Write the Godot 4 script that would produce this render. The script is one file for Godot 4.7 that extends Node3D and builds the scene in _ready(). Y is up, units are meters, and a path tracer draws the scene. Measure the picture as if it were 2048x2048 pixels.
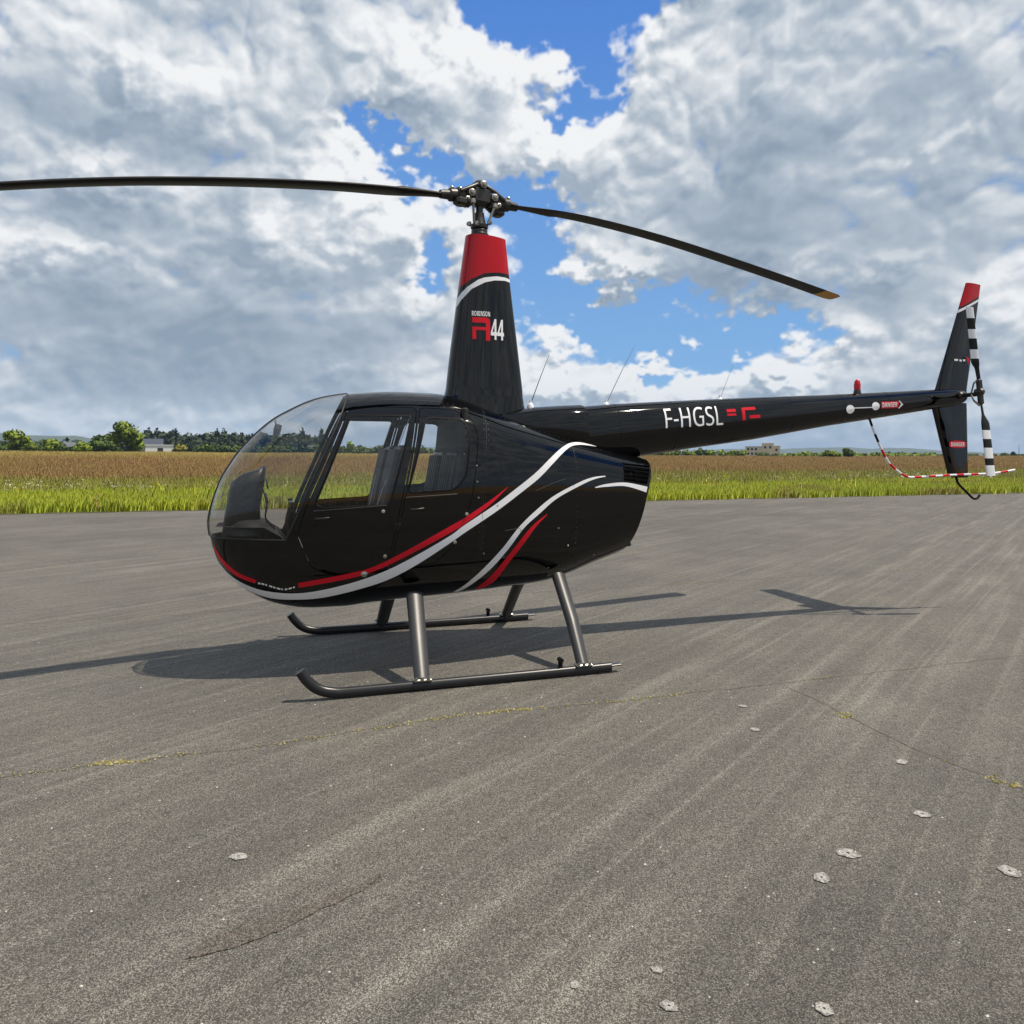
extends Node3D
# A black two-bladed helicopter parked on an old tarmac apron beside a meadow.
# x runs aft along the helicopter, y up, z towards its left side; metres.

var M := {}
var rng := RandomNumberGenerator.new()
var heli: Node3D

func _ready() -> void:
	rng.seed = 7
	var cam := Camera3D.new()
	cam.name = "camera"
	cam.position = Vector3(-1.984, 1.878, 7.106)
	cam.rotation.y = -0.3149
	cam.projection = Camera3D.PROJECTION_FRUSTUM
	cam.near = 0.1
	cam.far = 8000.0
	cam.size = 2.0 * 0.1 * 1024.0 / 1531.0
	cam.frustum_offset = Vector2(0, -0.1 * 115.0 / 1531.0)
	add_child(cam)
	cam.current = true
	var env := Environment.new()
	env.background_mode = Environment.BG_SKY
	var sky := Sky.new()
	var pano := PanoramaSkyMaterial.new()
	pano.panorama = ImageTexture.create_from_image(sky_picture())
	sky.sky_material = pano
	env.sky = sky
	env.tonemap_mode = Environment.TONE_MAPPER_LINEAR
	env.tonemap_exposure = 1.0
	env.sdfgi_enabled = true
	env.ssao_enabled = true
	env.ssil_enabled = true
	env.fog_enabled = true
	env.fog_density = 0.00013
	env.fog_light_color = Color(0.72, 0.82, 0.95)
	var we := WorldEnvironment.new()
	we.name = "world_environment"
	we.environment = env
	add_child(we)
	var sun := DirectionalLight3D.new()
	sun.name = "sun"
	sun.light_energy = 1.55
	sun.light_color = Color(1.0, 0.955, 0.88)
	sun.light_angular_distance = 0.5
	sun.shadow_enabled = true
	sun.look_at_from_position(Vector3(4.5, 10.0, 2.15), Vector3.ZERO)
	add_child(sun)
	make_materials()
	build_ground()
	build_background()
	build_grass()
	build_helicopter()
	build_marks_on_tarmac()

# ------------------------------------------------------------------ sky
var n_a := FastNoiseLite.new()
var n_b := FastNoiseLite.new()
var n_c := FastNoiseLite.new()
var n_d := FastNoiseLite.new()
# openings in the cloud cover, bright heaps and dark bases: azimuth, elevation, two radii, in degrees
var holes := [[21.8, 30.0, 5.6, 2.8], [17.2, 30.4, 3.6, 1.6], [8.0, 22.5, 1.7, 1.6], [9.6, 19.8, 2.0, 1.3], [6.8, 24.2, 1.3, 0.9], [14.4, 19.6, 3.6, 1.0], [12.1, 14.6, 1.5, 2.4], [20.0, 14.4, 2.5, 4.4], [18.9, 17.8, 1.7, 1.2], [28.4, 9.6, 8.0, 2.0], [35.5, 8.4, 4.5, 1.2], [31.0, 6.8, 8.0, 1.1], [22.9, 24.6, 2.4, 0.9], [24.0, 27.0, 2.0, 0.8], [21.8, 10.6, 2.4, 1.8], [27.0, 30.4, 2.4, 1.6],
	[105.0, 42.0, 14.0, 8.0], [-70.0, 40.0, 18.0, 8.0], [-130.0, 33.0, 18.0, 8.0], [-40.0, 58.0, 18.0, 7.0]]
# a fifth number says how much a heap thickens the cloud
var puffs := [[2.6, 15.8, 5.0, 2.2], [7.6, 16.6, 3.0, 1.8], [18.6, 26.8, 3.6, 1.3, 0.6], [13.8, 23.6, 3.6, 2.6], [26.0, 19.9, 2.6, 2.6], [30.5, 26.2, 3.6, 3.0], [21.4, 21.2, 2.8, 1.3], [26.0, 13.2, 2.4, 0.9, 0.7], [21.8, 8.6, 1.7, 0.8, 0.9], [27.2, 4.6, 4.6, 1.0, 0.6], [33.9, 5.6, 1.6, 1.1, 0.9], [38.0, 5.9, 1.0, 1.4, 0.9], [30.9, 8.4, 0.6, 0.9, 0.9], [28.0, 6.2, 1.0, 0.8, 0.8], [24.6, 5.6, 1.0, 0.7, 0.8], [-6.0, 24.2, 5.0, 1.5], [5.0, 6.5, 1.8, 0.9], [21.4, 4.6, 2.6, 1.2, 0.6], [-13.2, 12.6, 4.4, 0.8], [41.7, 8.8, 1.8, 1.1], [50.4, 9.6, 2.2, 2.2], [10.5, 27.0, 3.0, 1.8], [20.6, 23.4, 1.6, 0.8, 0.5], [-9.0, 18.3, 3.0, 0.8], [3.0, 20.0, 2.2, 0.8], [43.5, 12.6, 2.0, 0.8], [38.0, 13.6, 2.4, 0.8], [47.0, 19.0, 2.5, 1.0]]
var darks := [[43.4, 15.4, 9.0, 3.8], [35.0, 16.4, 5.0, 2.6], [41.1, 10.4, 8.0, 1.6], [3.4, 12.4, 4.2, 1.1], [-8.3, 9.1, 13.9, 2.2], [-9.9, 15.2, 6.0, 1.2], [3.8, 8.3, 7.9, 2.0], [-5.1, 19.9, 6.0, 1.0], [-3.4, 5.1, 11.9, 2.0], [-14.0, 21.3, 5.0, 1.4], [37.0, 21.0, 4.0, 1.4], [46.0, 23.0, 5.0, 1.4]]
var f_bias := PackedFloat32Array()                 # half-degree grids of the lists above
var f_dark := PackedFloat32Array()
var f_bright := PackedFloat32Array()

func stamp(f: PackedFloat32Array, b: Array, amount: float) -> PackedFloat32Array:
	for j in range(maxi(0, int((b[1] - 3.0 * b[3] + 10.0) * 2.0)), mini(200, int((b[1] + 3.0 * b[3] + 10.0) * 2.0) + 1)):
		for i in range(int((b[0] - 3.0 * b[2] + 180.0) * 2.0), int((b[0] + 3.0 * b[2] + 180.0) * 2.0) + 1):
			var dx: float = (i * 0.5 - 180.0 - b[0]) / b[2]
			var dy: float = (j * 0.5 - 10.0 - b[1]) / b[3]
			f[j * 720 + posmod(i, 720)] += amount * exp(-dx * dx - dy * dy)
	return f

func grid(f: PackedFloat32Array, az: float, el: float) -> float:
	var x := (az + 180.0) * 2.0
	var y := clampf((el + 10.0) * 2.0, 0.0, 198.9)
	var i := int(floor(x))
	var j := int(y)
	var u := x - i
	var v := y - j
	var i0 := posmod(i, 720)
	var i1 := posmod(i + 1, 720)
	return lerpf(lerpf(f[j * 720 + i0], f[j * 720 + i1], u), lerpf(f[j * 720 + 720 + i0], f[j * 720 + 720 + i1], u), v)

# how thick the cloud is towards a direction, and the same without its finest wisps
func cover(az: float, el: float) -> Vector2:
	var y := el * 1.5 + 9.0 * log(1.0 + maxf(el, -1.0) / 5.0)      # layers crowd together towards the horizon
	var x := az * 1.35
	var wx := n_c.get_noise_2d(x * 0.5, y * 0.5)
	var wy := n_c.get_noise_2d(x * 0.5 + 211.0, y * 0.5 - 97.0)
	var fx := n_c.get_noise_2d(x * 2.3 + 50.0, y * 2.3)
	var big := n_a.get_noise_2d(x + 2.0 * wx, y + 2.0 * wy)
	var bil := 0.42 - n_b.get_noise_2d(x + 1.4 * wx, y + 1.4 * wy)      # heaped: rounded tops, sharp creases
	var low := clampf(1.0 - el / 14.0, 0.0, 1.0)
	if low > 0.0:                                  # smaller heaps low down
		bil = lerpf(bil, 0.42 - n_b.get_noise_2d(x * 2.2 + 400.0 + 2.0 * wx, y * 1.5 + 2.0 * wy), low)
	var g := grid(f_bias, az + 3.2 * wx + 1.2 * fx, el + 2.4 * wy + 0.8 * fx)
	var soft := 0.40 - n_d.get_noise_2d(x + 1.4 * wx, y + 1.4 * wy)
	if low > 0.0:
		soft = lerpf(soft, 0.40 - n_d.get_noise_2d(x * 1.8 + 400.0 + wx, y * 1.4 + wy), low)
	return Vector2(0.52 + 0.36 * big + 0.30 * bil + 0.12 * wx + 0.10 * fx + g, 0.5 + 0.44 * big + 0.27 * soft + g)

# a patch of sky: lower left corner, degrees per step, size
func sky_patch(az0: float, el0: float, step: float, w: int, h: int) -> Image:
	var m2 := int(ceil(2.0 / step))                # margin for the look towards the sun
	var fw := w + m2
	var fh := h + m2
	var f := PackedFloat32Array()
	f.resize(fw * fh)
	var h2 := PackedFloat32Array()
	h2.resize(fw * fh)
	for j in fh:
		for i in fw:
			var cv := cover(az0 + (i + 0.5) * step, minf(el0 + (j + 0.5) * step, 88.0))
			f[j * fw + i] = cv.x
			h2[j * fw + i] = cv.y
	var a1 := Vector2i(roundi(0.35 / step), roundi(0.6 / step))
	var a2 := Vector2i(roundi(1.1 / step), roundi(1.9 / step))
	var im := Image.create(w, h, false, Image.FORMAT_RGBF)
	for j in h:
		var el := el0 + (j + 0.5) * step
		var t := clampf(el / 34.0, 0.0, 1.0)
		var blue := Color(0.30, 0.57, 0.85).lerp(Color(0.07, 0.22, 0.66), pow(t, 0.65))
		blue = blue.lerp(Color(0.46, 0.66, 0.86), clampf(1.0 - el / 6.0, 0.0, 1.0) * 0.7)
		var hz := clampf(1.0 - el / 9.0, 0.0, 1.0)
		for i in w:
			var az := az0 + (i + 0.5) * step
			var c := f[j * fw + i]
			var a := smoothstep(-0.02, 0.42, c)
			a = lerpf(a, sqrt(a), 0.35)
			if a <= 0.0:
				im.set_pixel(i, h - 1 - j, blue)
				continue
			var c1 := f[(j + a1.y) * fw + i + a1.x]
			var hs := h2[j * fw + i]
			var h_near := h2[(j + a1.y) * fw + i + a1.x]
			var h_far := h2[(j + a2.y) * fw + i + a2.x]
			var gd := minf(grid(f_dark, az, el), 1.2)
			var gb := minf(grid(f_bright, az, el), 1.0)
			var lit := clampf((c - c1) * 0.55 + (hs - h_near) * 0.6 + (hs - h_far) * 0.55, -0.36, 0.44) * (1.0 - 0.40 * gd)
			var m := n_a.get_noise_2d(az * 1.0 + 700.0, el * 1.9)
			var k := 0.69 - 0.24 * smoothstep(0.30, 0.95, hs) - 0.32 * gd + 0.17 * gb + 1.0 * lit + 0.24 * m
			k = clampf(k, 0.0, 1.0)
			var cloud := Color(0.215, 0.295, 0.40).lerp(Color(0.45, 0.52, 0.60), k / 0.5) if k < 0.5 else Color(0.45, 0.52, 0.60).lerp(Color(0.90, 0.915, 0.93), (k - 0.5) / 0.5)
			cloud = cloud.lerp(Color(0.40, 0.55, 0.72), hz * hz * 0.55)
			im.set_pixel(i, h - 1 - j, blue.lerp(cloud, a))
	return im

func sky_setup() -> void:
	n_a.seed = 11; n_a.frequency = 0.06; n_a.fractal_octaves = 6; n_a.fractal_gain = 0.5
	n_b.seed = 5; n_b.frequency = 0.105; n_b.fractal_octaves = 6; n_b.fractal_gain = 0.48
	n_c.seed = 23; n_c.frequency = 0.20; n_c.fractal_octaves = 5; n_c.fractal_gain = 0.55
	n_d.seed = 5; n_d.frequency = 0.105; n_d.fractal_octaves = 3; n_d.fractal_gain = 0.40
	n_d.fractal_type = FastNoiseLite.FRACTAL_RIDGED
	for n: FastNoiseLite in [n_a, n_b, n_c, n_d]:
		n.noise_type = FastNoiseLite.TYPE_SIMPLEX_SMOOTH
	n_b.fractal_type = FastNoiseLite.FRACTAL_RIDGED
	f_bias.resize(720 * 201)
	f_dark.resize(720 * 201)
	f_bright.resize(720 * 201)
	for h in holes:
		f_bias = stamp(f_bias, h, -0.98)
	for p in puffs:
		f_bias = stamp(f_bias, p, p[4] if p.size() > 4 else 0.34)
		f_bright = stamp(f_bright, p, 1.0)
	for d in darks:
		f_dark = stamp(f_dark, d, 1.0)

func sky_picture() -> Image:
	sky_setup()
	# all round at low resolution, from straight ahead (-z) eastwards
	var all := sky_patch(-180.0, -1.0, 0.5, 720, 184)
	var im := Image.create(720, 360, false, Image.FORMAT_RGBF)
	im.fill(Color(0.22, 0.21, 0.19))
	for j in 184:
		var el := 91.0 - 0.5 * (j + 0.5)
		for i in 720:
			var c := all.get_pixel(i, j)
			var e := minf(i, 719 - i)              # close the seam behind the camera, and the top
			if e < 40:
				c = c.lerp(all.get_pixel(719 - i, j), 0.5 * (1.0 - e / 40.0))
			c = c.lerp(Color(0.42, 0.52, 0.66), clampf((el - 65.0) / 15.0, 0.0, 1.0))
			var y := int((90.0 - el) / 0.5)
			if y >= 0 and y < 360:
				im.set_pixel(posmod(i - 360, 720), y, c)
	im.resize(4096, 2048, Image.INTERPOLATE_CUBIC)
	# the part of the sky in front of the camera and beside it, at full resolution
	var st := 360.0 / 4096.0
	var win := sky_patch(-18.984375, -0.966796875, st, 864, 404)
	im.blit_rect(win, Rect2i(216, 0, 648, 404), Vector2i(0, 1024 + 11 - 404))
	im.blit_rect(win, Rect2i(0, 0, 216, 404), Vector2i(4096 - 216, 1024 + 11 - 404))
	return im

# ------------------------------------------------------------------ materials
func mat(col: Color, rough := 0.6, metal := 0.0) -> StandardMaterial3D:
	var m := StandardMaterial3D.new()
	m.albedo_color = col.linear_to_srgb()
	m.albedo_color.a = 1.0
	m.roughness = rough
	m.metallic = metal
	return m

func noise_tex(size: int, freq: float, oct: int, sd: int, stops: Array, cols: Array, kind := FastNoiseLite.TYPE_SIMPLEX_SMOOTH) -> NoiseTexture2D:
	var n := FastNoiseLite.new()
	n.noise_type = kind
	n.seed = sd
	n.frequency = freq
	n.fractal_octaves = oct
	var t := NoiseTexture2D.new()
	t.width = size
	t.height = size
	t.seamless = true
	t.noise = n
	var g := Gradient.new()
	g.offsets = PackedFloat32Array(stops)
	g.colors = PackedColorArray(cols)
	t.color_ramp = g
	return t

func grey(v: float) -> Color:
	return Color(v, v, v)

func make_materials() -> void:
	M.black = mat(Color(0.0012, 0.0012, 0.0014), 0.035)
	M.black.metallic_specular = 0.47
	M.red = mat(Color(0.42, 0.003, 0.010), 0.18)
	M.red.metallic_specular = 0.40
	M.white = mat(Color(0.80, 0.81, 0.84), 0.3)
	M.decal_red = mat(Color(0.60, 0.008, 0.022), 0.35)
	M.decal_red.metallic_specular = 0.35
	M.decal_white = mat(Color(0.82, 0.82, 0.84), 0.3)
	M.matte = mat(Color(0.010, 0.010, 0.011), 0.55)
	M.rubber = mat(Color(0.010, 0.010, 0.011), 0.6)
	M.rubber.metallic_specular = 0.2
	M.blade = mat(Color(0.007, 0.007, 0.0065), 0.5)
	M.blade.metallic_specular = 0.35
	M.blade_tip = mat(Color(0.55, 0.27, 0.04), 0.5)
	M.steel = mat(Color(0.34, 0.32, 0.29), 0.33, 0.85)
	M.dark_steel = mat(Color(0.05, 0.048, 0.045), 0.38, 0.7)
	M.bolt = mat(Color(0.40, 0.385, 0.34), 0.34, 0.85)
	M.strut = mat(Color(0.045, 0.045, 0.047), 0.40, 0.2)
	M.skid = mat(Color(0.022, 0.022, 0.024), 0.33, 0.3)
	M.seat = mat(Color(0.009, 0.0075, 0.006), 0.42)
	M.cabin = mat(Color(0.014, 0.014, 0.015), 0.75)
	M.panel = mat(Color(0.006, 0.006, 0.007), 0.45)
	M.strap = mat(Color(0.30, 0.31, 0.32), 0.7)
	M.beacon = mat(Color(0.55, 0.006, 0.010), 0.15)
	for g: Array in [["glass", 0.17], ["side_glass", 0.08]]:
		var gm := StandardMaterial3D.new()
		gm.albedo_color = Color(0.13, 0.16, 0.14, g[1])
		gm.transparency = BaseMaterial3D.TRANSPARENCY_ALPHA
		gm.roughness = 0.02
		M[g[0]] = gm
	M.cream = mat(Color(0.60, 0.48, 0.34), 0.9)
	M.white_wall = mat(Color(0.72, 0.71, 0.69), 0.9)
	M.roof = mat(Color(0.05, 0.06, 0.09), 0.8)
	M.slate = mat(Color(0.10, 0.11, 0.13), 0.8)
	M.opening = mat(Color(0.02, 0.02, 0.022), 0.6)
	M.bark = mat(Color(0.06, 0.045, 0.03), 0.9)
	M.leaf = mat(Color(1, 1, 1), 0.75)
	M.leaf.vertex_color_use_as_albedo = true
	M.leaf.backlight_enabled = true
	M.leaf.backlight = Color(0.35, 0.35, 0.2)
	M.blade_grass = mat(Color(1, 1, 1), 0.7)
	M.blade_grass.vertex_color_use_as_albedo = true
	M.blade_grass.backlight_enabled = true
	M.blade_grass.backlight = Color(0.5, 0.5, 0.3)
	M.hill = mat(Color(0.06, 0.085, 0.05), 0.95)
	# tarmac: streaks and blotches along the sweep of the surface, times the chippings
	M.tarmac = StandardMaterial3D.new()
	M.tarmac.roughness = 0.88
	M.tarmac.vertex_color_use_as_albedo = true
	M.tarmac.albedo_texture = ImageTexture.create_from_image(streak_picture())
	M.tarmac.uv1_scale = Vector3(1, 1, 1)
	M.tarmac.detail_enabled = true
	M.tarmac.detail_blend_mode = BaseMaterial3D.BLEND_MODE_MUL
	M.tarmac.detail_uv_layer = BaseMaterial3D.DETAIL_UV_2
	M.tarmac.detail_albedo = ImageTexture.create_from_image(chip_picture())
	M.tarmac.heightmap_enabled = true
	M.tarmac.heightmap_scale = 0.5
	var hn := noise_tex(1024, 0.11, 2, 77, [0.0, 0.35, 0.65, 1.0], [grey(0), grey(0.2), grey(0.8), grey(1)])
	M.tarmac.heightmap_texture = hn
	M.soil = mat(Color(0.10, 0.115, 0.03), 0.95)
	M.soil_edge = mat(Color(0.075, 0.085, 0.02), 0.95)
	M.field = mat(Color(0.20, 0.15, 0.05), 0.95)
	M.field.albedo_color = Color.WHITE
	M.field.albedo_texture = noise_tex(1024, 0.012, 5, 41, [0.0, 0.35, 0.55, 0.75, 1.0], [Color(0.40, 0.38, 0.16), Color(0.55, 0.44, 0.22), Color(0.62, 0.45, 0.26), Color(0.66, 0.56, 0.30), Color(0.45, 0.45, 0.18)])
	M.field.uv1_triplanar = true
	M.field.uv1_world_triplanar = true
	M.field.uv1_scale = Vector3(0.03, 0.03, 0.03)
	M.crack = mat(Color(0.115, 0.105, 0.088), 0.95)
	M.moss = mat(Color(1, 1, 1), 0.9)
	M.moss.vertex_color_use_as_albedo = true
	for k: Array in [["lichen", Color(0.56, 0.545, 0.51)], ["rut", Color(0.30, 0.268, 0.235)]]:
		var m := mat(k[1], 0.95)
		m.albedo_texture = M.tarmac.detail_albedo if k[0] == "rut" else noise_tex(256, 0.09, 3, 9, [0.0, 0.40, 0.55, 1.0], [Color(0.46, 0.44, 0.41), Color(0.60, 0.58, 0.55), Color(0.76, 0.75, 0.72), Color(0.80, 0.80, 0.78)])
		m.uv1_triplanar = true
		m.uv1_world_triplanar = true
		m.uv1_scale = Vector3.ONE * (1.0 / 0.8 if k[0] == "rut" else 9.0)
		M[k[0]] = m

func streak_picture() -> Image:
	# linear albedo about 0.17, in sRGB; the long axis of the picture is the direction of the sweeps
	var a := FastNoiseLite.new(); a.seed = 3; a.frequency = 0.006; a.fractal_octaves = 5
	var b := FastNoiseLite.new(); b.seed = 8; b.frequency = 0.02; b.fractal_octaves = 4
	var c := FastNoiseLite.new(); c.seed = 15; c.frequency = 0.05; c.fractal_octaves = 3
	var n := 1024
	var im := Image.create(n, n, false, Image.FORMAT_RGB8)
	for j in n:
		for i in n:
			var u := absf(i - 512.0)               # mirrored, so that it repeats without a seam
			var v := absf(j - 512.0)
			var w := 3.0 * a.get_noise_2d(u * 0.8, v * 0.8)
			var s := b.get_noise_2d(u * 0.10, v * 1.2 + w)
			var f := c.get_noise_2d(u * 0.035, v * 1.3 + w)
			var l := c.get_noise_2d(u * 0.02 + 800.0, v * 0.45 + w)
			var m := a.get_noise_2d(u * 1.4 + 900.0, v * 1.4)
			var e := c.get_noise_2d(u * 0.03 + 300.0, v * 2.6 + w)
			var k := 1.0 + 0.14 * s + 0.5 * maxf(f - 0.16, 0.0) + 1.1 * maxf(l - 0.30, 0.0) + 0.8 * maxf(e - 0.22, 0.0) - 0.20 * maxf(-f - 0.2, 0.0) + 0.17 * m
			var g := 0.315 * k
			im.set_pixel(i, j, Color(g * (1.06 + 0.015 * m), g, g * (0.905 - 0.02 * m)).linear_to_srgb())
	return im

func chip_picture() -> Image:
	# stone chippings of a worn surface dressing, averaging one
	var a := FastNoiseLite.new(); a.seed = 31; a.noise_type = FastNoiseLite.TYPE_CELLULAR; a.frequency = 0.17
	a.cellular_return_type = FastNoiseLite.RETURN_CELL_VALUE; a.cellular_jitter = 1.1
	var d := FastNoiseLite.new(); d.seed = 31; d.noise_type = FastNoiseLite.TYPE_CELLULAR; d.frequency = 0.17
	d.cellular_return_type = FastNoiseLite.RETURN_DISTANCE2_DIV; d.cellular_jitter = 1.1
	var n := 1024
	var va := a.get_seamless_image(n, n, false, false, 0.1, true)
	var vd := d.get_seamless_image(n, n, false, false, 0.1, true)
	var im := Image.create(n, n, false, Image.FORMAT_RGB8)
	for j in n:
		for i in n:
			var q := va.get_pixel(i, j).r
			var e := vd.get_pixel(i, j).r
			var v := 0.08 + 1.30 * q * q * q + 0.20 * q
			v = minf(v * lerpf(1.0, 0.30, smoothstep(0.50, 0.92, e)), 1.0)
			im.set_pixel(i, j, Color(v * 1.02, v, v * 0.96).linear_to_srgb())
	return im

# ------------------------------------------------------------------ mesh helpers
func new_st() -> SurfaceTool:
	var st := SurfaceTool.new()
	st.begin(Mesh.PRIMITIVE_TRIANGLES)
	return st

func put_tri(st: SurfaceTool, a: Vector3, b: Vector3, c: Vector3, na: Vector3, nb: Vector3, nc: Vector3) -> void:
	var n := (c - a).cross(b - a)                  # Godot's front side: clockwise
	if n.dot(na + nb + nc) < 0.0:
		var t := b; b = c; c = t
		t = nb; nb = nc; nc = t
	st.set_normal(na); st.add_vertex(a)
	st.set_normal(nb); st.add_vertex(b)
	st.set_normal(nc); st.add_vertex(c)

func put_flat(st: SurfaceTool, a: Vector3, b: Vector3, c: Vector3, hint: Vector3) -> void:
	var n := (c - a).cross(b - a).normalized()
	if n.dot(hint) < 0.0:
		n = -n
	put_tri(st, a, b, c, n, n, n)

func put_quad(st: SurfaceTool, a: Vector3, b: Vector3, c: Vector3, d: Vector3, hint: Vector3) -> void:
	put_flat(st, a, b, c, hint)
	put_flat(st, a, c, d, hint)

# polys: arrays of [position, normal]; a grid of points becomes quads with smooth normals that point away from the row centres
func grid_polys(g: Array, wrap: bool) -> Array:
	var nu: int = g.size()
	var nv: int = g[0].size()
	var nn := []
	for i in nu:
		var ctr := Vector3.ZERO
		for p: Vector3 in g[i]:
			ctr += p
		ctr /= nv
		var row := []
		for j in nv:
			var du: Vector3 = g[mini(i + 1, nu - 1)][j] - g[maxi(i - 1, 0)][j]
			var j1 := (j + 1) % nv if wrap else mini(j + 1, nv - 1)
			var j0 := (j + nv - 1) % nv if wrap else maxi(j - 1, 0)
			var dv: Vector3 = g[i][j1] - g[i][j0]
			var n := du.cross(dv).normalized()
			if n.dot(g[i][j] - ctr) < 0.0:
				n = -n
			row.append(n)
		nn.append(row)
	var out := []
	for i in nu - 1:
		for j in (nv if wrap else nv - 1):
			var k := (j + 1) % nv
			out.append([[g[i][j], nn[i][j]], [g[i + 1][j], nn[i + 1][j]], [g[i + 1][k], nn[i + 1][k]], [g[i][k], nn[i][k]]])
	return out

func polys_to(st: SurfaceTool, polys: Array) -> void:
	for p: Array in polys:
		for k in range(1, p.size() - 1):
			put_tri(st, p[0][0], p[k][0], p[k + 1][0], p[0][1], p[k][1], p[k + 1][1])

# splits one poly by the line from p to q seen from the side (x, y): [left of it, right of it]
func split_poly(poly: Array, p: Vector2, q: Vector2) -> Array:
	var d := q - p
	var left := []
	var right := []
	var n := poly.size()
	var s := []
	for v: Array in poly:
		s.append(d.x * (v[0].y - p.y) - d.y * (v[0].x - p.x))
	for i in n:
		var j := (i + 1) % n
		if s[i] >= 0.0:
			left.append(poly[i])
		if s[i] <= 0.0:
			right.append(poly[i])
		if s[i] * s[j] < 0.0:
			var t: float = s[i] / (s[i] - s[j])
			var m := [poly[i][0].lerp(poly[j][0], t), poly[i][1].lerp(poly[j][1], t).normalized()]
			left.append(m)
			right.append(m)
	return [left if left.size() > 2 else [], right if right.size() > 2 else []]

# parts polys by a convex outline seen from the side: [inside, outside]
func carve(polys: Array, outline: Array) -> Array:
	var area := 0.0
	for i in outline.size():
		area += outline[i].cross(outline[(i + 1) % outline.size()])
	var o := outline.duplicate()
	if area < 0.0:
		o.reverse()
	var box := Rect2(o[0], Vector2.ZERO)
	for p: Vector2 in o:
		box = box.expand(p)
	var inside := []
	var outside := []
	for poly: Array in polys:
		var near := false
		var b2 := Rect2(Vector2(poly[0][0].x, poly[0][0].y), Vector2.ZERO)
		for v: Array in poly:
			b2 = b2.expand(Vector2(v[0].x, v[0].y))
		near = b2.grow(0.0001).intersects(box)
		if not near:
			outside.append(poly)
			continue
		var rest := poly
		var cut := []
		for i in o.size():
			var lr := split_poly(rest, o[i], o[(i + 1) % o.size()])
			if not lr[1].is_empty():
				cut.append(lr[1])
			rest = lr[0]
			if rest.is_empty():
				break
		if rest.is_empty():
			outside.append(poly)                   # never reached the inside: keep it whole
		else:
			inside.append(rest)
			outside.append_array(cut)
	return [inside, outside]

func keep_side(polys: Array, p: Vector2, q: Vector2) -> Array:
	var l := []
	var r := []
	for poly: Array in polys:
		var lr := split_poly(poly, p, q)
		if not lr[0].is_empty():
			l.append(lr[0])
		if not lr[1].is_empty():
			r.append(lr[1])
	return [l, r]

func rounded(pts: Array, r: float) -> Array:
	var out := []
	var n := pts.size()
	for i in n:
		var p: Vector2 = pts[i]
		var a: Vector2 = (pts[(i + n - 1) % n] - p)
		var b: Vector2 = (pts[(i + 1) % n] - p)
		var k := minf(r, 0.45 * minf(a.length(), b.length()))
		var pa := p + a.normalized() * k
		var pb := p + b.normalized() * k
		for s in 5:
			var t := s / 4.0
			out.append(pa.lerp(p, t).lerp(p.lerp(pb, t), t))
	return out

# a convex outline moved inwards
func shrink(pts: Array, by: float) -> Array:
	var area := 0.0
	var n := pts.size()
	for i in n:
		area += pts[i].cross(pts[(i + 1) % n])
	var out := []
	for i in n:
		var p: Vector2 = pts[i]
		var d0: Vector2 = (p - pts[(i + n - 1) % n]).normalized()
		var d1: Vector2 = (pts[(i + 1) % n] - p).normalized()
		var n0 := d0.orthogonal() * (-signf(area))
		var n1 := d1.orthogonal() * (-signf(area))
		out.append(p + (n0 + n1) * by / (1.0 + n0.dot(n1)))
	return out

func smooth_path(pts: Array, n: int) -> Array:
	var c := Curve3D.new()
	c.bake_interval = 0.01
	for i in pts.size():
		var a: Vector3 = pts[maxi(i - 1, 0)]
		var b: Vector3 = pts[mini(i + 1, pts.size() - 1)]
		var t := (b - a) / 6.0
		c.add_point(pts[i], -t, t)
	var out := []
	for k in n + 1:
		out.append(c.sample_baked(c.get_baked_length() * k / n, true))
	return out

# rings: arrays of points round a closed section; ends capped flat
func loft(st: SurfaceTool, rings: Array, cap := true) -> void:
	polys_to(st, grid_polys(rings, true))
	if cap:
		for e in [0, rings.size() - 1]:
			var ctr := Vector3.ZERO
			for p: Vector3 in rings[e]:
				ctr += p
			ctr /= rings[e].size()
			var other: Array = rings[1] if e == 0 else rings[rings.size() - 2]
			var oc := Vector3.ZERO
			for p: Vector3 in other:
				oc += p
			oc /= other.size()
			for j in rings[e].size():
				put_flat(st, ctr, rings[e][j], rings[e][(j + 1) % rings[e].size()], ctr - oc)

func tube(st: SurfaceTool, path: Array, rad: Variant, sides := 14, flat := 1.0) -> void:
	# rad: one radius or one per point; flat: how much deeper than wide the section is
	var rings := []
	var up := Vector3.UP
	for i in path.size():
		var t: Vector3 = (path[mini(i + 1, path.size() - 1)] - path[maxi(i - 1, 0)]).normalized()
		if i == 0 and absf(t.dot(up)) > 0.9:
			up = Vector3.RIGHT
		var sx := t.cross(up).normalized()
		var sy := sx.cross(t).normalized()
		up = sy
		var r: float = rad[i] if rad is Array else rad
		var ring := []
		for k in sides:
			var a := TAU * k / sides
			ring.append(path[i] + sx * cos(a) * r + sy * sin(a) * r * flat)
		rings.append(ring)
	loft(st, rings)

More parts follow.
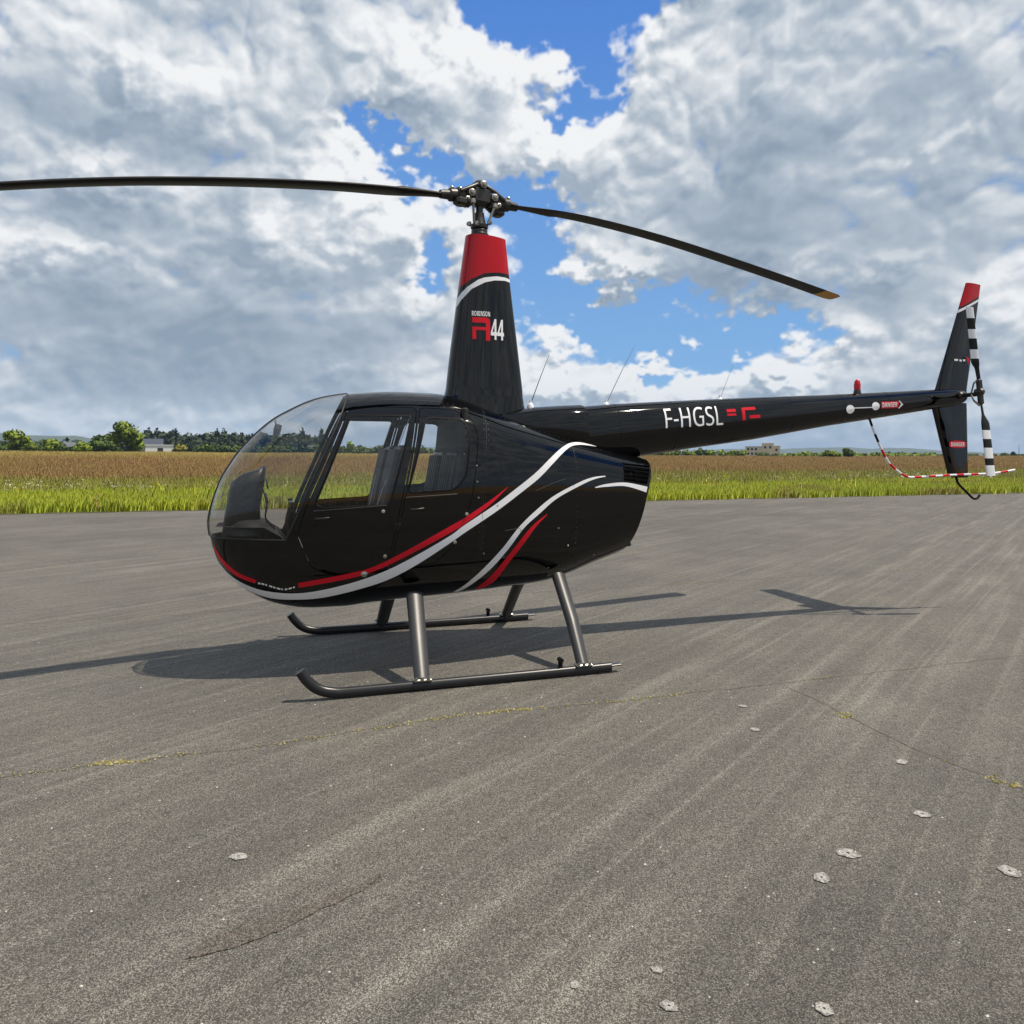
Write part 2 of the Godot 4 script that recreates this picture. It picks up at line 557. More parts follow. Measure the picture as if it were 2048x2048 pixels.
# profile: [radius, height] pairs turned round the axis
func lathe(st: SurfaceTool, prof: Array, at: Vector3, axis := Vector3.UP, sides := 20) -> void:
	axis = axis.normalized()
	var sx := axis.cross(Vector3.FORWARD if absf(axis.z) < 0.9 else Vector3.RIGHT).normalized()
	var sy := sx.cross(axis)
	var rings := []
	for p: Array in prof:
		var ring := []
		for k in sides:
			var a := TAU * k / sides
			ring.append(at + axis * p[1] + (sx * cos(a) + sy * sin(a)) * maxf(p[0], 0.0003))
		rings.append(ring)
	for i in rings.size() - 1:                     # each band on its own keeps the turned edges crisp
		var same := []
		var ctr: Vector3 = at + axis * (prof[i][1] + prof[i + 1][1]) * 0.5
		for k in sides:
			var a: Vector3 = rings[i][k]
			var b: Vector3 = rings[i][(k + 1) % sides]
			var c: Vector3 = rings[i + 1][(k + 1) % sides]
			var d: Vector3 = rings[i + 1][k]
			var dr: float = prof[i + 1][0] - prof[i][0]
			var dh: float = prof[i + 1][1] - prof[i][1]
			var na := ((a - at) - axis * (a - at).dot(axis)).normalized() * dh - axis * dr
			var nb := ((b - at) - axis * (b - at).dot(axis)).normalized() * dh - axis * dr
			na = na.normalized(); nb = nb.normalized()
			put_tri(st, a, b, c, na, nb, nb)
			put_tri(st, a, c, d, na, nb, na)
	for e in [0, rings.size() - 1]:
		var c0: Vector3 = at + axis * prof[e][1]
		for k in sides:
			put_flat(st, c0, rings[e][k], rings[e][(k + 1) % sides], -axis if e == 0 else axis)

# a box with chamfered edges
func cbox(st: SurfaceTool, ctr: Vector3, size: Vector3, basis := Basis(), ch := 0.006) -> void:
	var h := size * 0.5
	ch = minf(ch, minf(h.x, minf(h.y, h.z)) * 0.6)
	var rings := []
	for lv: Array in [[-h.y, ch], [-h.y + ch, 0.0], [h.y - ch, 0.0], [h.y, ch]]:
		var x: float = h.x - lv[1]
		var z: float = h.z - lv[1]
		var ring := []
		for p: Vector2 in [Vector2(x - ch, z), Vector2(x, z - ch), Vector2(x, -z + ch), Vector2(x - ch, -z), Vector2(-x + ch, -z), Vector2(-x, -z + ch), Vector2(-x, z - ch), Vector2(-x + ch, z)]:
			ring.append(ctr + basis * Vector3(p.x, lv[0], p.y))
		rings.append(ring)
	for i in 3:
		for k in 8:
			var a: Vector3 = rings[i][k]
			var c: Vector3 = rings[i + 1][(k + 1) % 8]
			put_quad(st, a, rings[i][(k + 1) % 8], c, rings[i + 1][k], (a + c) * 0.5 - ctr)
	for e in [0, 3]:
		for k in range(1, 7):
			put_flat(st, rings[e][0], rings[e][k], rings[e][k + 1], rings[e][0] - rings[1 if e == 0 else 2][0])

func part(called: String, st: SurfaceTool, m: Material, parent: Node3D) -> MeshInstance3D:
	var o := MeshInstance3D.new()
	o.name = called
	o.mesh = st.commit()
	o.material_override = m
	o.cast_shadow = GeometryInstance3D.SHADOW_CASTING_SETTING_ON
	parent.add_child(o, true)
	return o

func poly_part(called: String, polys: Array, m: Material, parent: Node3D) -> MeshInstance3D:
	var st := new_st()
	polys_to(st, polys)
	return part(called, st, m, parent)

func tag(o: Node3D, label: String, category: String, group := "", kind := "") -> void:
	if label:
		o.set_meta("label", label)
	if category:
		o.set_meta("category", category)
	if group:
		o.set_meta("group", group)
	if kind:
		o.set_meta("kind", kind)

func base(called: String, at := Vector3.ZERO) -> Node3D:
	var o := Node3D.new()
	o.name = called
	o.position = at
	add_child(o, true)
	return o

func structure(called: String, st: SurfaceTool, m: Material) -> MeshInstance3D:
	var o := part(called, st, m, self)
	o.set_meta("kind", "structure")
	return o

# lettering wrapped on a surface: the text's own plane (x along, y up, in text heights) goes through the function
func lettering(called: String, text: String, bold: bool, m: Material, parent: Node3D, put: Callable, italic := 0.0) -> MeshInstance3D:
	var tm := TextMesh.new()
	var f := SystemFont.new()
	f.font_names = PackedStringArray(["Droid Sans"])
	f.font_weight = 700 if bold else 400
	tm.font = f
	tm.font_size = 64
	tm.pixel_size = 1.0 / 46.0                     # capitals about one unit high
	tm.depth = 0.0
	tm.text = text
	var ar := tm.get_mesh_arrays()
	var vs: PackedVector3Array = ar[Mesh.ARRAY_VERTEX]
	var ix: PackedInt32Array = ar[Mesh.ARRAY_INDEX] if ar[Mesh.ARRAY_INDEX] != null else PackedInt32Array(range(vs.size()))
	var lo := Vector3(1e9, 1e9, 1e9)
	var hi := -lo
	for v in vs:
		lo = lo.min(v)
		hi = hi.max(v)
	var st := new_st()
	var todo := []
	for k in range(0, ix.size() - 2, 3):
		todo.append([vs[ix[k]], vs[ix[k + 1]], vs[ix[k + 2]], 0])
	while not todo.is_empty():
		var t: Array = todo.pop_back()
		var a: Vector3 = t[0]
		var b: Vector3 = t[1]
		var c: Vector3 = t[2]
		var la := a.distance_to(b)
		var lb := b.distance_to(c)
		var lc := c.distance_to(a)
		var most := maxf(la, maxf(lb, lc))
		if most > 0.22 and t[3] < 9:
			if most == la:
				var q := (a + b) * 0.5
				todo.append([a, q, c, t[3] + 1]); todo.append([q, b, c, t[3] + 1])
			elif most == lb:
				var q := (b + c) * 0.5
				todo.append([a, b, q, t[3] + 1]); todo.append([a, q, c, t[3] + 1])
			else:
				var q := (c + a) * 0.5
				todo.append([a, b, q, t[3] + 1]); todo.append([q, b, c, t[3] + 1])
			continue
		var pts := []
		var h := Vector3.ZERO
		for v: Vector3 in [a, b, c]:
			var u := (v.x - lo.x) / maxf(hi.x - lo.x, 1e-5)
			var w := (v.y - lo.y) / maxf(hi.y - lo.y, 1e-5)
			var r: Array = put.call(u + italic * (w - 0.5), w)
			pts.append(r[0])
			h += r[1]
		if (pts[1] - pts[0]).cross(pts[2] - pts[0]).length() > 1e-12:
			put_flat(st, pts[0], pts[1], pts[2], h)
	return part(called, st, m, parent)

# ------------------------------------------------------------------ the ground
func field_height(x: float, z: float) -> float:
	var far := smoothstep(45.0, 185.0, -z)
	var side := clampf((x + 60.0) / 190.0, 0.0, 1.0)
	return far * lerpf(2.05, 0.75, side) + 0.05 * sin(x * 0.21) * smoothstep(24.0, 40.0, -z)

func build_ground() -> void:
	# one sheet to the horizon
	var st := new_st()
	var r := 5200.0
	put_quad(st, Vector3(-r, -0.35, -r), Vector3(r, -0.35, -r), Vector3(r, -0.35, r), Vector3(-r, -0.35, r), Vector3.UP)
	structure("ground", st, M.field)
	# tarmac apron: the first set of coordinates lies along the sweep marks, the second carries the chippings
	st = new_st()
	var along := Vector2(0.83, -0.56)
	var x0 := -150.0; var x1 := 210.0; var z0 := -20.7; var z1 := 70.0
	var wear := FastNoiseLite.new()
	wear.seed = 19
	wear.frequency = 0.16
	wear.fractal_octaves = 4
	var xs := []
	var zs := []
	var step_at := x0
	while step_at < x1:                                  # finer where the camera stands
		xs.append(step_at)
		step_at += 0.4 if step_at > -14.0 and step_at < 24.0 else 4.0
	xs.append(x1)
	step_at = z0
	while step_at < z1:
		zs.append(step_at)
		step_at += 0.4 if step_at < 8.0 else 4.0
	zs.append(z1)
	var shade := func(x: float, z: float) -> Color:
		var p := Vector2(x, z)
		var u := p.dot(along)
		var v := p.dot(along.orthogonal())
		var k := 1.0 + 0.16 * wear.get_noise_2d(x, z) + 0.22 * wear.get_noise_2d(u * 0.10 + 70.0, v * 1.1) + 0.16 * maxf(wear.get_noise_2d(u * 0.05 + 300.0, v * 2.6), 0.0)
		k += 0.26 * exp(-pow((x - 7.5) / 3.5, 2.0) - pow((z + 0.6) / 1.5, 2.0))        # worn pale
		k -= 0.16 * smoothstep(0.1, 0.35, wear.get_noise_2d(x * 0.05 + 900.0, z * 1.3)) * smoothstep(-8.0, -15.0, z)
		k -= 0.14 * smoothstep(2.6, 5.2, z)
		return Color(k * (1.0 + 0.03 * wear.get_noise_2d(x + 500.0, z)), k, k)
	for i in xs.size() - 1:
		for j in zs.size() - 1:
			var cn := [Vector2(xs[i], zs[j]), Vector2(xs[i + 1], zs[j]), Vector2(xs[i + 1], zs[j + 1]), Vector2(xs[i], zs[j + 1])]
			for k: int in [0, 1, 2, 0, 2, 3]:
				var p: Vector2 = cn[k]
				st.set_normal(Vector3.UP)
				st.set_color(shade.call(p.x, p.y))
				st.set_uv(Vector2(p.dot(along) / 11.0 + 0.13, p.dot(along.orthogonal()) / 11.0 + 0.41))
				st.set_uv2(p / 0.8)
				st.add_vertex(Vector3(p.x, 0.0, p.y))
	st.index()
	structure("tarmac", st, M.tarmac)
	# strip of darker, dirtier tarmac at the meadow's edge
	# the meadow's soil
	st = new_st()
	var rows := [-20.55, -22.0, -26.0, -32.0, -40.0, -50.0, -62.0, -76.0, -92.0, -110.0, -130.0, -155.0, -180.0, -210.0, -260.0, -340.0, -480.0, -700.0, -1100.0]
	var cols := 60
	for i in rows.size() - 1:
		for j in cols:
			var q := []
			for c: Array in [[i, j], [i, j + 1], [i + 1, j + 1], [i + 1, j]]:
				var z: float = rows[c[0]]
				var w := 150.0 - z * 1.6
				var x: float = lerpf(-w, w + 80.0, float(c[1]) / cols)
				q.append(Vector3(x, field_height(x, z) + 0.012, z))
			put_quad(st, q[0], q[1], q[2], q[3], Vector3.UP)
	structure("meadow_soil", st, M.soil_edge)
	# low hills far off
	var hills := [["hills", -1150.0, -2900.0, 1900.0, 90.0, 5], ["hills", 900.0, -3600.0, 2600.0, 46.0, 9], ["hills", 2600.0, -3000.0, 2200.0, 42.0, 12]]
	for h: Array in hills:
		var n := FastNoiseLite.new()
		n.seed = h[5]
		n.frequency = 0.0016
		st = new_st()
		var k := 70
		var rid := []
		for i in k + 1:
			var t := float(i) / k
			var x: float = h[1] + (t - 0.5) * h[3]
			var e := sin(PI * t)
			var y: float = h[4] * pow(e, 0.6) * (0.82 + 0.35 * n.get_noise_1d(x)) + 3.0 * n.get_noise_1d(x * 14.0) * e
			rid.append([Vector3(x, -2.0, h[2] + 320.0), Vector3(x, y * 0.72, h[2] + 120.0), Vector3(x, y, h[2]), Vector3(x, y * 0.4, h[2] - 400.0), Vector3(x, -2.0, h[2] - 700.0)])
		for i in k:
			for j in 4:
				put_quad(st, rid[i][j], rid[i + 1][j], rid[i + 1][j + 1], rid[i][j + 1], Vector3.UP)
		structure(h[0], st, M.hill)

# ------------------------------------------------------------------ grass
func tuft(n: int, h: float, w: float, spread: float, heads: bool) -> ArrayMesh:
	var st := new_st()
	for i in n:
		var a := rng.randf() * TAU
		var p := Vector3(cos(a), 0, sin(a)) * spread * sqrt(rng.randf())
		var hh := h * rng.randf_range(0.6, 1.1)
		var b := rng.randf() * TAU
		var lean := Vector3(cos(b), 0, sin(b)) * hh * rng.randf_range(0.05, 0.4)
		var c := rng.randf() * TAU
		var sx := Vector3(cos(c), 0, sin(c)) * w * rng.randf_range(0.7, 1.3)
		var mid := p + lean * 0.35 + Vector3(0, hh * 0.6, 0)
		var tip := p + lean + Vector3(0, hh, 0)
		var nn := sx.cross(Vector3.UP).normalized()
		nn = (nn + Vector3.UP * 0.9).normalized()
		if heads and i % 3 == 0:
			var q := p + lean * 0.7 + Vector3(0, hh * 0.8, 0)
			put_tri(st, q - sx * 1.3, q + sx * 1.3, tip, nn, nn, nn)
			put_tri(st, p - sx * 0.4, p + sx * 0.4, q, nn, nn, nn)
		else:
			put_tri(st, p - sx, p + sx, mid + sx * 0.7, nn, nn, nn)
			put_tri(st, p - sx, mid + sx * 0.7, mid - sx * 0.7, nn, nn, nn)
			put_tri(st, mid - sx * 0.7, mid + sx * 0.7, tip, nn, nn, nn)
	return st.commit()

func scatter(called: String, mesh: Mesh, m: Material, ts: Array, cs: Array, label: String, category: String) -> void:
	var mm := MultiMesh.new()
	mm.transform_format = MultiMesh.TRANSFORM_3D
	mm.use_colors = true
	mm.mesh = mesh
	mm.instance_count = ts.size()
	for i in ts.size():
		mm.set_instance_transform(i, ts[i])
		mm.set_instance_color(i, cs[i])
	var o := MultiMeshInstance3D.new()
	o.name = called
	o.multimesh = mm
	o.material_override = m
	add_child(o, true)
	tag(o, label, category, "", "stuff")

func grass_band(d0: float, d1: float, count: int, s0: float, s1: float, pick: Callable) -> Array:
	var ts := []
	var cs := []
	for i in count:
		var d := d0 * pow(d1 / d0, rng.randf())
		var dist := d + 7.1
		var x := -1.98 + rng.randf_range(-0.47 * dist - 6.0, 1.55 * dist + 8.0)
		var z := -d
		var k := rng.randf_range(s0, s1) * (1.0 + maxf(d - 40.0, 0.0) / 90.0)
		var t := Transform3D(Basis(Vector3.UP, rng.randf() * TAU).scaled(Vector3(k, rng.randf_range(s0, s1), k)), Vector3(x, field_height(x, z), z))
		var c: Variant = pick.call(x, d)
		if c == null:
			continue
		ts.append(t)
		cs.append(c)
	return [ts, cs]

func build_grass() -> void:
	var n := FastNoiseLite.new()
	n.seed = 4
	n.frequency = 0.09
	var short := tuft(16, 0.31, 0.012, 0.24, false)
	var green := func(x: float, d: float) -> Variant:
		var edge := 20.85 + 0.5 * n.get_noise_2d(x * 6.0, 3.0)
		if d < edge:
			return null
		var v := 0.5 + 0.5 * n.get_noise_2d(x, d * 3.0)
		var c := Color(0.22, 0.30, 0.010).lerp(Color(0.42, 0.44, 0.016), v)
		c = c.lerp(Color(0.20, 0.19, 0.03), clampf((d - 40.0) / 18.0, 0.0, 0.8))
		c = c.lerp(Color(0.21, 0.16, 0.045), 0.7 * smoothstep(0.15, 0.5, n.get_noise_2d(x * 2.2 + 70.0, d * 2.0)))
		return c * rng.randf_range(0.72, 1.2)
	var g := grass_band(20.4, 66.0, 120000, 0.7, 1.4, green)
	scatter("verge_grass", short, M.blade_grass, g[0], g[1], "short yellow-green grass along the edge of the tarmac", "grass")
	var tall := tuft(16, 0.72, 0.011, 0.36, true)
	var brown := func(x: float, d: float) -> Variant:
		var v := 0.5 + 0.5 * n.get_noise_2d(x * 0.8 + 50.0, d)
		var w := 0.5 + 0.5 * n.get_noise_2d(x * 0.35 + 400.0, d * 0.4)
		if d < 40.0 + 26.0 * w + 6.0 * v and rng.randf() < 0.86:
			return null
		var c := Color(0.25, 0.15, 0.055).lerp(Color(0.31, 0.135, 0.068), v)
		c = c.lerp(Color(0.20, 0.18, 0.035), 0.6 * rng.randf() + 0.35 * (w - 0.3))
		c = c.lerp(Color(0.19, 0.19, 0.03), clampf((52.0 - d) / 14.0 + 0.6 * (w - 0.4), 0.0, 0.85))
		if d > 100.0:
			c = c.lerp(Color(0.36, 0.28, 0.075), clampf((d - 110.0) / 40.0, 0.0, 1.0) * clampf((70.0 - x) / 60.0, 0.0, 1.0))
		return c * rng.randf_range(0.75, 1.2)
	g = grass_band(31.0, 210.0, 120000, 0.75, 1.2, brown)
	scatter("meadow_grass", tall, M.blade_grass, g[0], g[1], "tall brown grass gone to seed across the meadow", "grass")
	# coarser weeds standing up out of the verge
	var weeds := tuft(11, 0.62, 0.02, 0.20, true)
	var ts0 := []
	var cs0 := []
	for i in 900:
		var d := 20.9 * pow(2.2, rng.randf())
		var dist := d + 7.1
		var x := -1.98 + rng.randf_range(-0.47 * dist - 6.0, 1.55 * dist + 8.0)
		if n.get_noise_2d(x * 3.0 + 20.0, d * 3.0) < -0.05:
			continue
		ts0.append(Transform3D(Basis(Vector3.UP, rng.randf() * TAU).scaled(Vector3.ONE * rng.randf_range(0.5, 1.25)), Vector3(x, field_height(x, -d), -d)))
		cs0.append([Color(0.16, 0.20, 0.02), Color(0.30, 0.22, 0.05), Color(0.42, 0.40, 0.03), Color(0.12, 0.15, 0.02)][rng.randi() % 4] * rng.randf_range(0.8, 1.2))
	scatter("weeds", weeds, M.blade_grass, ts0, cs0, "coarse weeds standing up out of the short verge grass", "weeds")
	# small white flowers at the foot of the tall grass
	var st := new_st()
	for i in 5:
		var a := rng.randf() * TAU
		var p := Vector3(cos(a), 0, sin(a)) * rng.randf_range(0.02, 0.16) + Vector3(0, rng.randf_range(0.38, 0.62), 0)
		for k in 6:
			var b0 := TAU * k / 6.0
			var b1 := TAU * (k + 1) / 6.0
			put_flat(st, p + Vector3(0, 0.012, 0), p + Vector3(cos(b0) * 0.03, 0, sin(b0) * 0.03), p + Vector3(cos(b1) * 0.03, 0, sin(b1) * 0.03), Vector3.UP)
		put_flat(st, p, p + Vector3(0.004, 0, 0), Vector3(p.x * 0.5, 0, p.z * 0.5), Vector3.RIGHT)
	var flower := st.commit()
	var ts := []
	var cs := []
	for i in 230:
		var spot: Array = [[-15.6, -32.6, 2.2, 0.8], [-19.5, -33.0, 4.0, 1.2], [-10.0, -33.0, 6.0, 2.0], [30.0, -34.0, 16.0, 3.0], [40.0, -33.0, 5.0, 2.0]][rng.randi() % 5]
		var x: float = spot[0] + rng.randfn() * spot[2] * 0.6
		var z: float = spot[1] + rng.randfn() * spot[3] * 0.6
		ts.append(Transform3D(Basis(Vector3.UP, rng.randf() * TAU).scaled(Vector3.ONE * rng.randf_range(0.7, 1.3)), Vector3(x, field_height(x, z), z)))
		cs.append(Color(0.78, 0.78, 0.66))
	scatter("white_wildflowers", flower, M.moss, ts, cs, "patches of small white wildflowers where verge meets tall grass", "flowers")

# ------------------------------------------------------------------ trees and buildings
func leafy(st: SurfaceTool, lobes: Array, n: int, size: float, c0: Color, c1: Color) -> void:
	# lobes: [centre, radii]; leaf sprays spread through the volume, more of them near its skin
	for i in n:
		var lb: Array = lobes[rng.randi() % lobes.size()]
		var d := Vector3(rng.randfn(), rng.randfn(), rng.randfn()).normalized()
		var r := pow(rng.randf(), 0.33) * rng.randf_range(0.8, 1.06)
		var p: Vector3 = lb[0] + d * (lb[1] as Vector3) * r
		var s := size * rng.randf_range(0.55, 1.3)
		var a := Vector3(rng.randfn(), rng.randfn() * 0.6, rng.randfn()).normalized() * s
		var b := a.cross(Vector3(rng.randfn(), rng.randfn(), rng.randfn())).normalized() * s * 0.7
		var c := c0.lerp(c1, rng.randf()) * rng.randf_range(0.75, 1.2)
		var nn := (d + Vector3.UP * 0.3 + a.cross(b).normalized() * 0.4).normalized()
		st.set_color(c)
		put_tri(st, p - a, p + b, p + a, nn, nn, nn)
		put_tri(st, p - a, p - b, p + a * 0.8 + b * 0.2, nn, nn, nn)

func tree(called: String, x: float, z: float, half: float, top: float, lobes_n: int, c0: Color, c1: Color, label: String, category := "tree", group := "") -> Node3D:
	var y0 := field_height(x, z)
	var o := base(called, Vector3(x, y0, z))
	var h := top - y0
	var trunk := new_st()
	var tk := 0.22 if category == "tree" else 0.1
	tube(trunk, [Vector3(0, -0.2, 0), Vector3(0.05, h * 0.3, 0), Vector3(0, h * 0.62, 0.05)], [tk, tk * 0.75, tk * 0.4], 8)
	for k in 4:
		var a := TAU * k / 4.0 + rng.randf()
		var e := Vector3(cos(a) * half * 0.6, h * rng.randf_range(0.5, 0.75), sin(a) * half * 0.6)
		tube(trunk, [Vector3(0, h * 0.28, 0), e * 0.55 + Vector3(0, h * 0.12, 0), e], [tk * 0.5, tk * 0.35, tk * 0.15], 6)
	part("trunk", trunk, M.bark, o)
	var lobes := []
	lobes.append([Vector3(0, h * 0.56, 0), Vector3(half * 0.72, h * 0.40, half * 0.7)])
	for k in lobes_n:
		var a := TAU * k / lobes_n + rng.randf() * 0.6
		var up := rng.randf_range(0.24, 0.78)
		var rr := half * (0.62 if up < 0.6 else 0.4)
		lobes.append([Vector3(cos(a) * rr, h * up, sin(a) * rr), Vector3(half * rng.randf_range(0.32, 0.48), h * rng.randf_range(0.14, 0.22), half * 0.4)])
	var st := new_st()
	leafy(st, lobes, int(900 + 260 * half), 0.30 + half * 0.035, c0, c1)
	part("crown", st, M.leaf, o)
	tag(o, label, category, group)
	return o

func leaf_row(called: String, from: Vector2, to: Vector2, n: int, w: float, h0: float, h1: float, c0: Color, c1: Color, label: String, category: String, conifers := 0.0) -> void:
	var st := new_st()
	for i in n:
		var t := (i + rng.randf()) / n
		var p := from.lerp(to, t) + Vector2(rng.randf_range(-2.0, 2.0), rng.randf_range(-4.0, 4.0))
		var y := field_height(p.x, p.y)
		var h := rng.randf_range(h0, h1)
		var ww := w * rng.randf_range(0.7, 1.3)
		var k := rng.randf_range(0.75, 1.15)
		if rng.randf() < conifers:
			h *= 1.18
			leafy(st, [[Vector3(p.x, y + h * 0.3, p.y), Vector3(ww * 0.6, h * 0.3, ww * 0.6)], [Vector3(p.x, y + h * 0.68, p.y), Vector3(ww * 0.3, h * 0.32, ww * 0.3)]], 170, 0.18 * ww + 0.12, c0 * k * 0.7, c1 * k * 0.7)
		else:
			leafy(st, [[Vector3(p.x, y + h * 0.45, p.y), Vector3(ww, h * 0.5, ww)], [Vector3(p.x + ww * 0.5, y + h * 0.6, p.y), Vector3(ww * 0.6, h * 0.36, ww * 0.6)]], 210, 0.16 * ww + 0.14, c0 * k, c1 * k)
	var o := part(called, st, M.leaf, self)
	tag(o, label, category, "", "stuff")

func gable_house(called: String, at: Vector3, size: Vector3, roof_h: float, turn: float, wall: Material, roofing: Material, openings: Array, label: String, category: String) -> Node3D:
	var o := base(called, at)
	o.rotation.y = turn
	var h := size * 0.5
	var st := new_st()
	cbox(st, Vector3(0, h.y, 0), size, Basis(), 0.02)
	if roof_h > 0.0:
		for s in [-1.0, 1.0]:                      # gable ends
			put_flat(st, Vector3(s * (h.x - 0.01), size.y - 0.01, -h.z), Vector3(s * (h.x - 0.01), size.y - 0.01, h.z), Vector3(s * (h.x - 0.01), size.y + roof_h - 0.1, 0), Vector3(s, 0, 0))
	part("wall", st, wall, o)
	st = new_st()
	if roof_h > 0.0:
		for s in [-1.0, 1.0]:
			var e := Vector3(0, size.y - 0.15, s * (h.z + 0.3))
			var r := Vector3(0, size.y + roof_h, 0)
			var x := Vector3(h.x + 0.3, 0, 0)
			var t := Vector3(0, 0.16, 0)
			put_quad(st, e - x + t, e + x + t, r + x + t, r - x + t, Vector3(0, 1, s))
			put_quad(st, e - x, e + x, e + x + t, e - x + t, Vector3(0, 0, s))
			put_quad(st, e - x, r - x, r - x + t, e - x + t, Vector3(-1, 0, 0))
			put_quad(st, e + x, r + x, r + x + t, e + x + t, Vector3(1, 0, 0))
	else:
		cbox(st, Vector3(0, size.y + 0.12, 0), Vector3(size.x + 0.5, 0.24, size.z + 0.5), Basis(), 0.03)
	part("roof", st, roofing, o)
	for q: Array in openings:                      # name, x, y, width, height on the front
		st = new_st()
		cbox(st, Vector3(q[1], q[2], h.z + 0.005), Vector3(q[3], q[4], 0.12), Basis(), 0.02)
		part(q[0], st, M.opening, o)
	tag(o, label, category)
	return o

func build_background() -> void:
	var lime := Color(0.29, 0.37, 0.022)
	var leaf := Color(0.105, 0.175, 0.014)
	var deep := Color(0.028, 0.055, 0.014)
	var grp := "trees and bushes beyond the left of the meadow"
	tree("round_tree", -32.4, -192.1, 4.5, 10.3, 7, leaf, lime * 0.8, "tallest round green tree left of the helicopter's nose", "tree", grp)
	tree("broad_tree", -37.4, -190.5, 3.2, 6.7, 5, deep, leaf, "low dark tree joined to the left side of the tallest round tree", "tree", grp)
	tree("light_tree", -54.3, -188.7, 3.3, 8.0, 6, leaf, lime, "bright green tree nearest the photo's left edge", "tree", grp)
	tree("bush", -47.7, -191.8, 2.3, 5.7, 4, leaf, lime, "rounded green bush left of the small white gabled house", "bush", grp)
	tree("bush", -49.6, -181.7, 1.6, 4.5, 4, leaf, lime * 0.8, "low bush at the right foot of the bright leftmost tree", "bush", grp)
	tree("bush", -39.6, -181.6, 1.9, 4.8, 4, leaf, lime * 0.9, "low bush between the small white gabled house and the tree pair", "bush", grp)
	tree("bush", -56.8, -178.3, 1.6, 4.9, 4, lime * 0.7, lime, "pale bush cut by the photo's left edge", "bush", grp)
	tree("yellow_bush", -27.6, -264.3, 2.6, 5.6, 4, Color(0.22, 0.22, 0.02), Color(0.30, 0.27, 0.03), "yellow-green bush at the right end of the long white hut", "bush", grp)
	tree("young_tree", 25.1, -247.0, 1.6, 6.6, 4, leaf, lime, "young tree seen through the cabin left of the white wall", "tree")
	tree("young_tree", 18.2, -249.3, 1.3, 6.3, 4, leaf, lime * 0.8, "slim tree seen through the front door window's left part", "tree")
	tree("bush", 68.2, -243.5, 2.2, 5.6, 4, leaf, lime * 0.8, "bush seen through the rear door window", "bush")
	tree("bush", 139.0, -157.3, 2.8, 3.1, 5, leaf, lime * 0.8, "spreading bush under the tail boom right of the cream building", "bush")
	tree("bush", 143.4, -156.0, 1.7, 3.6, 4, deep, leaf, "small dark bush on the right shoulder of the spreading bush", "bush")
	tree("bush", 139.3, -220.3, 1.6, 4.2, 4, deep, leaf, "pointed dark bush in the hedge left of the cream building", "bush")
	leaf_row("hedge", Vector2(-72, -196), Vector2(-37, -198), 34, 1.5, 1.6, 2.6, deep, leaf, "dark hedge running behind the left trees", "hedge")
	leaf_row("wood", Vector2(-76, -430), Vector2(30, -430), 130, 5.5, 8.5, 13.0, Color(0.022, 0.046, 0.016), Color(0.040, 0.072, 0.020), "distant dark wood with conifers behind the white hut", "wood", 0.16)
	leaf_row("wood", Vector2(-110, -330), Vector2(-64, -330), 24, 4.0, 4.0, 6.0, Color(0.030, 0.055, 0.018), Color(0.045, 0.075, 0.02), "far dark wood at the photo's left edge under the hills", "wood")
	leaf_row("hedge", Vector2(-24, -270), Vector2(110, -268), 90, 2.2, 2.6, 4.2, deep, leaf, "long hedge seen through the cabin windows", "hedge")
	leaf_row("hedge", Vector2(112, -236), Vector2(160, -224), 36, 1.7, 2.0, 3.2, leaf, lime * 0.8, "hedge under the tail boom left of the cream building", "hedge")
	leaf_row("hedge", Vector2(150, -190), Vector2(220, -205), 46, 2.2, 1.1, 1.9, leaf, lime * 0.7, "low hedge behind the tail guard", "hedge")
	leaf_row("hedge", Vector2(230, -310), Vector2(420, -290), 60, 2.6, 1.2, 2.4, deep, leaf, "far low hedge beyond the tail fin", "hedge")
	tree("far_tree", 330.8, -305.2, 1.0, 3.3, 3, deep, leaf * 0.7, "tiny dark tree on the horizon left of the lower fin", "tree", "tiny trees on the right horizon")
	tree("far_tree", 370.5, -291.8, 1.1, 3.6, 3, deep, leaf * 0.7, "tiny dark tree on the horizon beside the thin mast", "tree", "tiny trees on the right horizon")
	gable_house("white_hut", Vector3(-35.3, 1.9, -277.2), Vector3(8.6, 3.0, 4.5), 0.0, 0.1, M.white_wall, M.white_wall, [["door", 0.3, 1.1, 1.7, 2.2]], "long low white hut with dark door left of the nose", "hut")
	gable_house("dark_barn", Vector3(-43.4, 1.9, -321.9), Vector3(8.0, 3.6, 7.0), 2.4, 0.1, M.slate, M.roof, [], "barn with dark blue roof behind the long white hut", "barn")
	gable_house("white_house", Vector3(-57.6, 1.9, -253.0), Vector3(3.6, 2.3, 4.0), 1.3, 0.9, M.white_wall, M.slate, [["window", 0.4, 1.3, 0.8, 0.9]], "small white gabled house among the left hedges", "house")
	gable_house("white_wall", Vector3(37.1, 1.7, -295.7), Vector3(9.0, 2.6, 3.0), 0.0, -0.1, M.white_wall, M.white_wall, [["opening", -2.0, 1.2, 1.2, 1.4], ["opening", 1.6, 1.2, 1.2, 1.4]], "low white building seen through the front door window", "building")
	gable_house("pale_shed", Vector3(17.0, 1.7, -292.0), Vector3(5.0, 2.6, 3.0), 0.9, -0.1, M.white_wall, M.slate, [], "pale shed seen at the left edge of the front door window", "shed")
	# cream block with stepped parapets
	var o := base("cream_building", Vector3(259.3, 0.8, -349.5))
	o.rotation.y = -0.62
